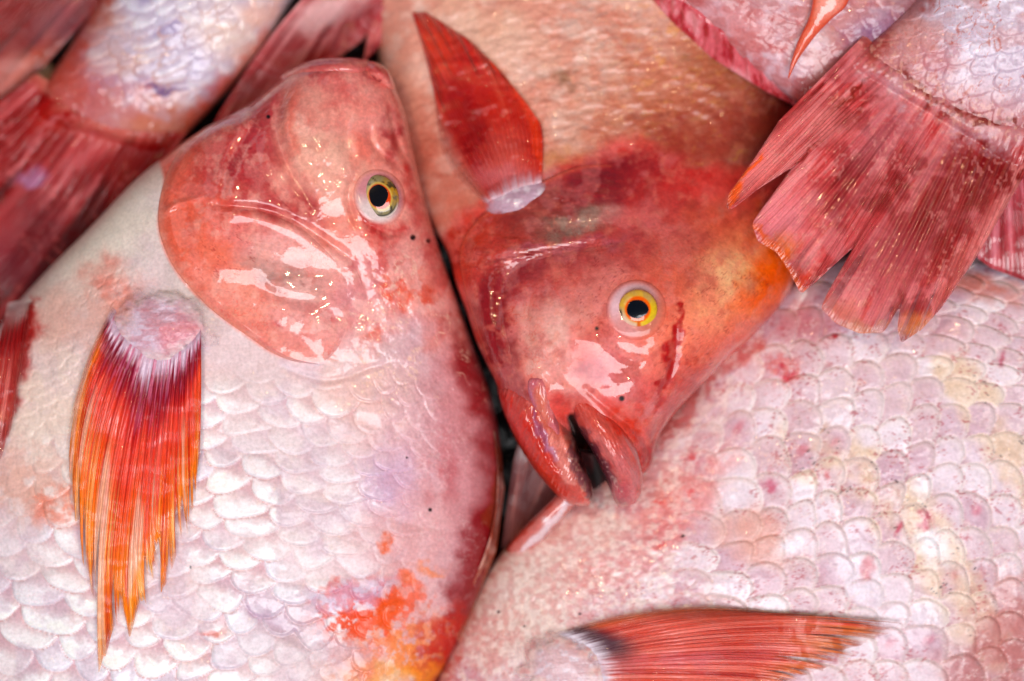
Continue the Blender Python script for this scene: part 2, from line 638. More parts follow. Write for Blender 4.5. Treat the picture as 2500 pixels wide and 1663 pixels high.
def fin(name, root, mid, tip, nrays, color, mat, parent, ns=150, nt=260, z0=None, z1=None, drape=0.0008, ridge=0.0007,
        fray=0.0, seed=1, thick=0.0007, H=None, rough_tip=True, bow=0.0, thin=0.0, soft_t=(0.0, 0.0), hole=.55):
    """root/mid/tip: (t,x,y) knots. z0,z1: own heights at root and tip (else lies on the pile)."""
    t = np.linspace(0, 1, nt)
    R = smooth_pts(root, t)
    T = interp_pts(tip, t) if rough_tip else smooth_pts(tip, t)
    if fray > 0:
        f = 1 + fray * (vn(t * nrays * 1.0, t * 0 + 3.3, seed) - .6) * 2 + fray * .5 * (vn(t * nrays * 3.1, t * 0 + 5.3, seed + 4) - .5) * 2
        T = R + (T - R) * np.minimum(f, 1.03)[:, None]
    w = max(2, int(nt * .006))
    kern = np.ones(2 * w + 1) / (2 * w + 1)
    for c in (0, 1):
        T[:, c] = np.convolve(np.pad(T[:, c], w, mode='edge'), kern, mode='valid')
    if mid is not None:
        Mi = smooth_pts(mid, t)
        Cc = 2 * Mi - 0.5 * (R + T)
    else:
        Cc = 0.5 * (R + T)
    s = np.linspace(0, 1, ns)
    A = ((1 - s) ** 2)[:, None, None] * R[None] + (2 * s * (1 - s))[:, None, None] * Cc[None] + (s ** 2)[:, None, None] * T[None]
    PX = A[:, :, 0]
    PY = A[:, :, 1]
    Sg = np.repeat(s[:, None], nt, 1)
    Tg = np.repeat(t[None, :], ns, 0)
    x = PX.ravel()
    y = PY.ravel()
    Z = hm_read(x, y, H).reshape(ns, nt) + drape * ss(0, .1, Sg)
    if z0 is not None:
        own = z0 + (z1 - z0) * Sg + bow * np.sin(np.pi * Tg) * (0.4 + 0.6 * Sg)
        Z = np.maximum(Z, own)
        for _ in range(6):
            Z[1:-1, 1:-1] = np.maximum(Z[1:-1, 1:-1], 0) * .4 + .15 * (Z[:-2, 1:-1] + Z[2:, 1:-1] + Z[1:-1, :-2] + Z[1:-1, 2:])
    # rays: main ridges that branch towards the tip
    wob = 0.25 * (fbm(Tg * 9, Sg * 3, seed) - .5)
    ph = Tg * nrays + wob
    r1 = 0.5 + 0.5 * np.cos(2 * np.pi * ph)
    r2 = 0.5 + 0.5 * np.cos(4 * np.pi * ph)
    r3 = 0.5 + 0.5 * np.cos(8 * np.pi * ph)
    rr = r1 * (1 - ss(.2, .6, Sg)) + r2 * ss(.15, .5, Sg) * (1 - .6 * ss(.5, .9, Sg)) + r3 * .7 * ss(.5, .85, Sg)
    fold = fbm(Tg * nrays * .35, Sg * 2.0, seed + 7, 3) - .5
    fade = ss(0, .28, Sg) * (1 - ss(.97, 1, Sg) * .6)
    Z = Z + (ridge * rr + ridge * 1.6 * fold + ridge) * fade
    Z = Z - .0016 * ss(.06, 0, Sg)
    info = dict(s=Sg.ravel(), t=Tg.ravel(), ray=rr.ravel(), fold=fold.ravel(), nr=nrays)
    C, W = color(x, y, info)
    hm_write(PX, PY, Z)
    W = .3 + (np.broadcast_to(W, (Sg.size,)) - .3) * ss(.04, .25, Sg.ravel())
    cover = np.ones(Sg.size)
    if thin > 0:
        s_, t_ = Sg.ravel(), Tg.ravel()
        g = fbm(t_ * nrays * 1.7, s_ * 1.3, seed + 70, 3)
        g2 = fbm(t_ * nrays * 5, s_ * 2.5, seed + 71, 2)
        lim = hole * ss(.35, 1.0, s_)
        cover = 1 - thin * ss(lim + .06, lim - .10, .7 * g + .3 * g2) * ss(.3, .6, s_)
        cover *= 1 - thin * ss(.90, 1.0, s_) * (.3 + .7 * g2)
    if soft_t[0] > 0:
        cover = cover * (.15 + .85 * ss(0, soft_t[0], Tg.ravel() + .4 * soft_t[0] * (fbm(Tg.ravel() * 60, Sg.ravel() * 4, seed + 72) - .5)))
    if soft_t[1] > 0:
        cover = cover * (.15 + .85 * ss(0, soft_t[1], 1 - Tg.ravel()))
    return closed_sheet(name, PX, PY, Z, C, W, mat, parent, thick, cover)


def streaks(info, seed, across=3.0, along=2.5):
    t, s = info['t'], info['s']
    n = fbm(t * info['nr'] * across, s * along, seed, 4)
    return n


def ell_dome(name, cx, cy, rx, ry, ang, z0, h, color, mat, parent, nr=26, na=72, power=0.5, inner=0.0, write=False, H=None, uneven=0.0):
    """a dome (or ring if inner>0) on an elliptical foot, skirt sunk below"""
    r = np.concatenate([np.linspace(inner if inner > 0 else 0.0, 1, nr), [1.0]])
    a = np.linspace(0, 2 * math.pi, na, endpoint=False)
    R, A = np.meshgrid(r, a, indexing='ij')
    k = 1 + (.07 * np.cos(2 * A + 1.3) + .05 * np.cos(3 * A + .4) + .03 * np.cos(5 * A)) * uneven
    X = R * np.cos(A) * rx * k
    Y = R * np.sin(A) * ry * k
    ca, sa = math.cos(math.radians(ang)), math.sin(math.radians(ang))
    PX = cx + X * ca - Y * sa
    PY = cy + X * sa + Y * ca
    if inner > 0:
        q = (R - inner) / (1 - inner)
        Z = z0 + h * np.clip(np.sin(np.pi * np.clip(q, 0, 1)), 0, 1) ** power
    else:
        Z = z0 + h * np.clip(1 - R ** 2, 0, 1) ** power
    if H is not None:
        Z = hm_read(PX, PY, H) + h * np.clip(1 - R ** 2, 0, 1) ** power + uneven * (h * .16) * (fbm(PX / 22, PY / 14, 7) - .5) * (1 - R ** 4) - .0010 * ss(.85, 1, R)
        Z[-1] -= .003
    else:
        Z[-1] = z0 - 0.004
    C, W = color(R.ravel(), A.ravel(), PX.ravel(), PY.ravel())
    if write:
        hm_write(PX, PY, Z)
    cover = np.ones(R.size) if not uneven or H is None else 1 - ss(.50, .80, (R + .45 * (fbm(PX / 24, PY / 18, 66) - .5)).ravel())
    return grid_mesh(name, PX, PY, Z, C, W, mat, parent, closed=True, cover=cover)


def creases(x, y, lines):
    """each: (points, width, depth_mm[, kind]) kind 'v' groove, 's' step down on the right side of travel"""
    dz = np.zeros_like(x)
    for it in lines:
        P, w, d = it[:3]
        kind = it[3] if len(it) > 3 else 'v'
        P = smooth_line(P, 6)
        lo = P.min(0) - w * 5
        hi = P.max(0) + w * 5
        sel = np.where((x > lo[0]) & (x < hi[0]) & (y > lo[1]) & (y < hi[1]))[0]
        if len(sel) == 0:
            continue
        dd, side, f = dist_line(x[sel], y[sel], P)
        taper = np.sin(np.pi * np.clip(f, .02, .98)) ** .5
        if kind == 'v':
            dz[sel] += d * 1e-3 * np.exp(-(dd / w) ** 2) * taper
        else:
            sd = dd * side
            dz[sel] += d * 1e-3 * ss(-w * .35, w * .35, sd) * np.exp(-np.maximum(sd, 0) / (w * 3.0)) * taper
    return dz


def bumps(x, y, items):
    dz = np.zeros_like(x)
    for (cx, cy, rx, ry, ang, h) in items:
        ca, sa = math.cos(math.radians(ang)), math.sin(math.radians(ang))
        X = x - cx
        Y = y - cy
        r2 = ((X * ca + Y * sa) / rx) ** 2 + ((-X * sa + Y * ca) / ry) ** 2
        dz += h * 1e-3 * np.exp(-r2)
    return dz


def specks(C, x, y, pts):
    for (cx, cy, r) in pts:
        m = 1 - ss(r * .6, r * 1.3, np.hypot(x - cx, y - cy))
        C = mixc(C, (28, 14, 16), m)
    return C


# ------------------------------------------------------------------ the tray under the pile
def tray():
    n = 260
    gx, gy = np.meshgrid(np.linspace(-1400, 3900, n), np.linspace(-1400, 3100, n), indexing='ij')
    x, y = gx.ravel(), gy.ravel()
    Z = 0.004 + 0.007 * fbm(x / 55, y / 55, 5, 4)
    C = np.tile(lin((34, 24, 28)), (len(x), 1))
    C = mixc(C, (78, 70, 80), ss(.55, .75, fbm(x / 30, y / 30, 8, 4)))
    C = mixc(C, (60, 22, 28), ss(.5, .7, fbm(x / 90, y / 90, 12, 3)))
    o = grid_mesh('tray', gx, gy, Z.reshape(n, n), C, np.ones(len(x)) * .3, M_FAR, None)
    o['kind'] = 'structure'


tray()

GROUP = 'whole pink fish heaped on the stall'
NET = (0.5,)


def scaly(x, y, info, du, dv, seed, amp, **k):
    """compute scales once per mesh and keep them for the colour pass"""
    e, i1, i2, lu, lv = scales(info['u'], info.get('vv'), du, dv, seed, **k)
    info['sc'] = (e, i1, i2, lu, lv)
    up = np.clip(lu, 0, 1)
    h = amp * (0.15 + 0.85 * up ** 0.8) * (1 - ss(.80, 1.0, e) * .9) * (1 - .25 * lv ** 2)
    return h


# ------------------------------------------------------------------ FISH G: the streaked tail in the far top-left corner
def fish_corner():
    T = thing('fish', 'fish in the far top left corner, only its dark red streaked tail fin in view', 'fish', 60, -100, 0.03, GROUP)

    def col(x, y, i):
        C = np.tile(lin((196, 130, 122)), (len(x), 1))
        return C, np.ones_like(x) * .8
    body_loft('body', [(150, -700, 420, -620), (120, -500, 480, -420), (180, -250, 420, -180), (170, -170, 345, -110)], 0.028, 0.024, 60, 60, None, col, M_FAR, T)

    def fc(x, y, i):
        n = streaks(i, 4, 1.1, 1.5)
        C = np.tile(lin((158, 50, 46)), (len(x), 1))
        C = mixc(C, (196, 108, 104), ss(.5, .75, n) * .8)
        C = mixc(C, (118, 34, 34), ss(.5, .28, n) * .9)
        C = paint(C, x, y, [E(150, 60, 60, 70, 40, (150, 90, 110), .5, .8), E(20, 190, 40, 60, 30, (215, 150, 140), .6, .7),
                            E(90, 150, 30, 60, 40, (205, 120, 90), .5, .7)], 12, 40, 3)
        return C, np.ones_like(x)
    fin('tail_fin', [(0, 130, -190), (1, 350, -110)], None, [(0, -280, 120), (.2, -260, 260), (.5, -170, 320), (.8, -50, 290), (.93, 30, 225), (1, 110, 160)],
        14, fc, M_FAR, T, 120, 200, 0.030, 0.024, seed=3, ridge=.0014)
    # pale flank of the fish that lies under the tail
    T2 = thing('fish', 'fish under the top left tail fins, only a pale strip of its flank in view', 'fish', -80, 300, 0.01, GROUP)

    def col2(x, y, i):
        C = np.tile(lin((190, 165, 150)), (len(x), 1))
        return paint(C, x, y, [E(60, 230, 60, 30, -40, (210, 190, 175), .8)], 10, 40, 3), np.ones_like(x)
    body_loft('body', [(-500, 60, -300, -60), (-560, 300, -50, 0), (-420, 560, 130, 160), (-300, 700, 200, 330), (-260, 760, 60, 520)], 0.012, 0.012, 80, 80, None, col2, M_FAR, T2)


fish_corner()


# ------------------------------------------------------------------ FISH H: pink forked tail at the top, behind the left head
def fish_top():
    T = thing('fish', 'fish above the left head, only its pale pink split tail fin in view', 'fish', 930, -120, 0.02, GROUP)

    def col(x, y, i):
        C = np.tile(lin((225, 180, 178)), (len(x), 1))
        return C, np.ones_like(x) * .8
    body_loft('body', [(1500, -800, 1700, -600), (1250, -620, 1520, -380), (1000, -330, 1180, -150), (880, -120, 1060, -50)], 0.026, 0.022, 70, 60, None, col, M_FAR, T)

    def fc(x, y, i):
        n = streaks(i, 14, 1.2, 1.6)
        C = np.tile(lin((196, 84, 92)), (len(x), 1))
        C = mixc(C, (232, 166, 172), ss(.48, .72, n))
        C = mixc(C, (160, 55, 66), ss(.5, .28, n) * .9)
        C = paint(C, x, y, [E(790, 30, 100, 38, -25, (238, 205, 208), .9, .6), E(960, 50, 24, 60, 40, (200, 70, 90), .6, .6),
                            E(600, 220, 60, 60, -50, (150, 80, 84), .6, .7), E(700, 150, 60, 40, -50, (176, 92, 96), .5, .8),
                            E(900, 110, 20, 60, 30, (232, 150, 150), .6, .6)], 12, 40, 6)
        return C, np.ones_like(x)
    fin('tail_fin', [(0, 800, -60), (.5, 930, -70), (1, 1080, -50)], [(0, 660, 90), (.4, 790, 60), (.75, 885, 30), (1, 1040, 5)],
        [(0, 520, 300), (.12, 560, 300), (.3, 640, 250), (.5, 720, 210), (.68, 800, 160), (.74, 885, 100), (.77, 915, 52), (.80, 905, 90), (.86, 882, 160), (.93, 935, 105), (1, 1010, 40)],
        16, fc, M_FAR, T, 130, 260, 0.036, 0.034, seed=8, ridge=.0013)


# ------------------------------------------------------------------ FISH F: lavender-white flank and red tail at the top left
def fish_left_back():
    T = thing('fish', 'fish at the top left with lavender white scaly flank and dark red tail fin', 'fish', 500, -50, 0.02, GROUP)

    def disp(x, y, i):
        i['vv'] = i['v'] * 560
        sc = scaly(x, y, i, 36, 66, 21, .0008, jit=.3)
        m = ss(330, 230, y + 0.2 * (x - 250))
        return sc * m + bumps(x, y, [(410, 215, 50, 12, -8, -1.8), (300, 260, 60, 40, 20, 1.2)])

    def col(x, y, i):
        e, i1, i2, lu, lv = i['sc']
        C = np.tile(lin((206, 196, 214)), (len(x), 1))
        C = mixc(C, (236, 234, 244), ss(.35, .8, lu) * ss(.35, .6, i1) * .9)
        C = mixc(C, (178, 166, 202), ss(.5, .8, fbm(x / 70, y / 70, 5)) * .8)
        C = mixc(C, (205, 158, 140), ss(.74, .95, e) * .75 * ss(.35, .6, fbm(x / 60, y / 60, 19, 3)))
        C = paint(C, x, y, [
            L([(240, 0), (160, 130), (90, 260)], 60, (188, 84, 66), .95, .7),
            L([(700, 60), (620, 150), (560, 230), (430, 340)], 42, (216, 112, 92), .9, .7),
            E(560, 80, 90, 70, 30, (236, 214, 200), .6, .8, .4), E(640, 20, 60, 50, 0, (240, 200, 185), .7, .6, .5),
            E(290, 275, 150, 70, -10, (206, 140, 138), .85, .6, .5), E(370, 320, 110, 50, -30, (205, 130, 100), .8, .6, .5),
            E(200, 250, 60, 90, 30, (200, 120, 120), .8, .7), E(160, 220, 40, 50, 30, (196, 90, 70), .6, .7),
            L([(345, 222), (410, 212), (470, 218)], 9, (140, 116, 158), .9, .5), E(430, 250, 60, 18, -10, (238, 228, 235), .8, .6, .4),
            E(300, 130, 60, 60, 0, (206, 150, 120), .35, .8, .7), E(260, 40, 40, 50, 0, (200, 130, 110), .6, .7, .5)], 18, 40, 9)
        return C, np.ones_like(x)
    body_loft('body', [(430, -620, 700, -700), (330, -420, 900, -500), (290, -230, 850, -230), (250, -30, 710, 10), (185, 90, 640, 120), (122, 185, 545, 235), (88, 255, 440, 345), (80, 290, 400, 385)],
              [.02, .022, .022, .024, .026, .027, .027, .026], [.03, .034, .032, .028, .023, .018, .012, .008], 260, 230, disp, col, M_FAR, T)

    def fc(x, y, i):
        n = streaks(i, 24, 1.0, 1.4)
        C = np.tile(lin((156, 30, 32)), (len(x), 1))
        C = mixc(C, (206, 104, 108), ss(.54, .68, n) * .7)
        C = mixc(C, (100, 12, 18), ss(.52, .32, n) * .9)
        C = paint(C, x, y, [
            E(330, 395, 110, 42, -15, (150, 8, 14), .97, .5, .25), E(70, 330, 130, 60, -50, (160, 14, 18), .95, .6, .3), E(150, 470, 90, 50, -45, (140, 20, 26), .8, .7, .4),
            E(120, 290, 50, 40, 0, (180, 50, 40), .7, .7), E(70, 440, 40, 22, -10, (180, 130, 165), .9, .5, .3),
            E(260, 320, 110, 30, 10, (200, 112, 104), .6, .7, .3), L([(60, 560), (160, 420), (230, 330)], 12, (206, 120, 125), .7, .6),
            L([(30, 700), (150, 540), (240, 430)], 14, (200, 116, 122), .7, .6), E(20, 650, 70, 90, -40, (124, 50, 70), .6, .8),
            E(100, 560, 60, 80, -40, (116, 30, 46), .6, .8), L([(0, 450), (80, 350), (150, 280)], 9, (210, 130, 135), .7, .6)], 10, 40, 31)
        sp = ss(.66, .72, vn(x / 9, y / 9, 77)) * ss(.5, .6, fbm(x / 60, y / 60, 78))
        C = mixc(C, (206, 120, 120), sp * .6)
        C = mixc(C, (200, 122, 112), ss(.09, .0, i['s'] + .10 * (fbm(x / 22, y / 22, 37, 4) - .5)))
        return C, np.ones_like(x) * .5
    fin('tail_fin', [(0, 88, 180), (.5, 260, 280), (1, 468, 300)], None,
        [(0, -230, 420), (.2, -260, 640), (.5, -180, 860), (.8, -20, 980), (1, 120, 900)],
        18, fc, M_FAR, T, 200, 300, 0.034, 0.022, seed=11, ridge=.0016)


# ------------------------------------------------------------------ FISH B body colours are shared by its parts
def col_B(x, y, info=None):
    C = np.tile(lin((216, 148, 130)), (len(x), 1))
    # trunk: tan-salmon, golden flecks along the back, crimson near the nape
    tr = ss(470, 330, y + 0.20 * (x - 1300))
    f1 = fbm(x / 26 + y / 90, y / 13, 41, 4)
    f2 = fbm(x / 60, y / 60, 42, 4)
    C = mixc(C, (228, 196, 186), (.35 + .65 * ss(.4, .65, f2)) * ss(1900, 1500, x + .6 * y))
    C = mixc(C, (206, 110, 78), ss(.52, .7, f1) * .25 * ss(1150, 1400, x))
    C = mixc(C, (232, 182, 128), ss(.60, .70, fbm(x / 16 + y / 40, y / 10, 44, 3)) * ss(1480, 1700, x + .3 * y) * .8)
    C = mixc(C, (196, 178, 178), ss(.55, .7, fbm(x / 30, y / 12, 45, 3)) * .3 * ss(1300, 1420, x))
    C = paint(C, x, y, [
        E(1900, 330, 200, 170, -50, (122, 40, 34), .85, .8, .5, 30), E(1760, 130, 90, 60, 40, (150, 96, 62), .7, .8, .4),
        E(1620, 250, 230, 170, -30, (192, 124, 92), .55, .9, .4, 30), E(1700, 330, 170, 110, -20, (160, 66, 54), .6, .9, .5, 24),
        E(1990, 300, 90, 200, -40, (105, 16, 18), .8, .7), E(1560, 390, 240, 60, -12, (165, 60, 50), .7, .8, .5, 30),
        E(1000, 240, 60, 120, -10, (224, 176, 160), .9, .7), E(1050, 400, 50, 140, -14, (196, 128, 112), .9, .7),
        E(1130, 520, 60, 60, 0, (206, 130, 112), .9, .7), E(1180, 80, 120, 60, 20, (226, 188, 170), .7, .8),
        E(1370, 185, 40, 22, -10, (156, 116, 92), .8, .7), E(1270, 130, 60, 50, 0, (228, 190, 176), .6, .8),
        E(1390, 400, 60, 40, -20, (214, 160, 118), .7, .7)], 30, 50, 44)
    # head
    dd, side, fr = dist_line(x, y, smooth_line([(1040, 700), (1060, 600), (1110, 545), (1200, 480), (1330, 425), (1440, 370), (1560, 345), (1700, 400), (1840, 400), (2050, 380)], 5))
    hm = ss(-22, 22, dd * side + 20 * (fbm(x / 40, y / 40, 46) - .5) * 2)
    H = np.tile(lin((216, 94, 86)), (len(x), 1))
    H = paint(H, x, y, [
        # orange-red rim of the cover and throat
        L([(1105, 600), (1110, 700), (1150, 830), (1200, 950), (1280, 1090), (1370, 1200)], 50, (206, 66, 46), .95, .6, .25),
        E(1210, 560, 120, 60, -20, (206, 84, 62), .8, .7, .4), E(1120, 600, 60, 60, -60, (198, 76, 54), .8, .7),
        # dark wet roof above the cover
        E(1450, 480, 190, 85, -14, (156, 44, 60), .85, .7, .4), E(1530, 430, 120, 60, -15, (140, 30, 46), .75, .8, .3), E(1640, 480, 90, 70, 0, (196, 60, 60), .7, .8, .5, 24), E(1700, 420, 90, 50, -20, (190, 48, 46), .8, .8, .6, 24),
        E(1300, 520, 90, 50, -20, (160, 78, 68), .8, .6), E(1410, 540, 95, 34, -15, (150, 128, 116), .85, .6, .3), E(1430, 535, 60, 18, -15, (176, 162, 152), .7, .6, .4),
        E(1390, 600, 190, 22, -10, (176, 108, 124), .75, .6), E(1640, 560, 160, 100, 0, (204, 98, 94), .8, .8, .5, 26),
        E(1330, 640, 90, 26, -20, (156, 46, 54), .9, .6), E(1350, 650, 160, 26, -8, (168, 66, 74), .7, .7),
        # crescent behind the cheek
        L([(1300, 640), (1225, 690), (1205, 790), (1230, 890), (1262, 960)], 52, (150, 34, 44), .92, .6),
        E(1290, 700, 70, 70, 0, (166, 66, 74), .7, .8), E(1215, 800, 26, 120, -4, (146, 26, 40), .6, .7),
        E(1350, 770, 80, 110, 20, (212, 126, 118), .8, .7, .3), E(1470, 690, 110, 60, -20, (218, 142, 136), .85, .8, .3), E(1460, 800, 80, 70, 0, (226, 158, 150), .8, .8),
        E(1350, 850, 76, 96, 12, (230, 192, 184), .97, .7, .2), E(1390, 930, 66, 46, 20, (226, 166, 156), .85, .7), E(1310, 800, 40, 50, 0, (210, 156, 144), .6, .7),
        E(1450, 830, 30, 46, 0, (214, 96, 74), .8, .7, .4), E(1180, 640, 50, 50, 0, (196, 80, 66), .5, .7),
        # snout; its pink patch includes a reflection painted into the colour
        E(1520, 930, 140, 90, 30, (230, 148, 150), .92, .8), E(1470, 900, 50, 40, 0, (186, 90, 106), .7, .7, .3),
        E(1580, 980, 80, 110, 20, (214, 104, 100), .8, .6), E(1700, 960, 70, 90, 40, (198, 58, 46), .9, .6), E(1640, 1060, 70, 50, -50, (188, 56, 50), .9, .6),
        E(1720, 740, 170, 130, -50, (240, 152, 126), .95, .8, .2), E(1800, 660, 120, 80, -50, (250, 196, 156), .95, .7, .4, 20), E(1700, 700, 60, 60, 0, (228, 140, 112), .6, .7, .5),  # orange side of the head; palest patch has a reflection painted in
        E(1900, 640, 56, 120, 30, (246, 122, 36), .98, .6), E(1860, 700, 30, 110, 45, (232, 110, 50), .8, .7), E(1880, 560, 60, 50, 0, (226, 116, 62), .8, .7, .4),
        E(1760, 560, 110, 60, 0, (210, 110, 84), .7, .8, .5), E(1650, 690, 70, 40, 0, (212, 110, 92), .6, .7, .5),
        L([(1650, 740), (1652, 820), (1640, 900), (1605, 990)], 17, (186, 24, 20), .97, .45, .2),
        E(1560, 1020, 50, 14, 40, (206, 62, 36), .9, .6), E(1560, 1090, 18, 60, -20, (196, 60, 50), .8, .7), E(1600, 1120, 24, 60, 20, (184, 46, 44), .8, .6),
        E(1520, 1040, 60, 22, 40, (208, 78, 56), .8, .6)], 20, 50, 48)
    H = mixc(H, (232, 162, 162), ss(.46, .64, fbm(x / 48, y / 48, 59, 5)) * .28 * ss(1800, 1600, x))
    vm = ss(.5, .9, veins(x, y, 26, .035, 51)) * ss(.45, .6, fbm(x / 120, y / 120, 52)) * .45
    H = mixc(H, (150, 34, 40), vm)
    gr = fbm(x / 11, y / 11, 53, 4)
    H = H * (0.90 + .22 * gr)[:, None]
    H = mixc(H, (228, 148, 132), ss(.52, .8, fbm(x / 20, y / 20, 54, 5)) * .35)
    H = mixc(H, (160, 40, 44), ss(.46, .25, fbm(x / 36, y / 36, 56, 5)) * .3)
    C = C + (H - C) * hm[:, None]
    C = specks(C, x, y, [(1457, 802, 5), (1518, 973, 7)])
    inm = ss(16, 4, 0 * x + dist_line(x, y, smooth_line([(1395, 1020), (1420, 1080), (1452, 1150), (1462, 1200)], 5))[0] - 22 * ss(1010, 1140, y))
    C = mixc(C, (30, 6, 10), inm)  # shade of the mouth cavity painted onto the skin between the lips
    W = .5 + .5 * ss(.35, .6, fbm(x / 110, y / 110, 55, 3))
    W = W * (0.35 + .65 * hm) * (1 - .5 * np.exp(-((x - 1350) / 110) ** 2 - ((y - 820) / 130) ** 2))
    return C, W


def disp_B(x, y, info):
    dz = creases(x, y, [
        ([(1180, 640), (1300, 618), (1420, 600), (1500, 590)], 8, -1.5), ([(1500, 590), (1420, 606), (1300, 626), (1200, 650)], 14, 1.6, 's'),
        ([(1300, 640), (1232, 690), (1212, 790), (1236, 890), (1290, 940)], 14, -1.1),
        ([(1300, 700), (1290, 800), (1330, 900), (1400, 960)], 12, -.6),
        ([(1655, 740), (1650, 830), (1640, 900), (1600, 990), (1550, 1060)], 13, -1.6),
        ([(1430, 950), (1500, 1010), (1570, 1070), (1590, 1150)], 9, -1.8), ([(1620, 1000), (1600, 1060), (1600, 1130)], 10, -1.4),
        ([(1700, 930), (1640, 1000), (1600, 1090)], 14, -.9), ([(1120, 640), (1150, 790), (1200, 930), (1300, 1100)], 14, -.8),
        ([(1150, 620), (1180, 780), (1230, 920)], 12, .8)])
    dz += bumps(x, y, [(1557, 757, 110, 105, 0, 4.0), (1557, 757, 66, 66, 0, -3.2), (1380, 850, 110, 120, 0, 2.5), (1450, 500, 150, 70, -12, 2.5),
                       (1700, 850, 100, 150, 30, 1.5), (1560, 950, 80, 60, 20, 1.6), (1400, 560, 60, 22, -14, -1.4), (1432, 1120, 36, 100, -22, -26)])
    dz += .0018 * (fbm(x / 80, y / 80, 61, 2) - .5) 
    tr = ss(470, 330, y + 0.20 * (x - 1300))
    dz += tr * .0007 * (fbm(x / 26 + y / 60, y / 14, 63, 3) - .5) * 2
    return dz


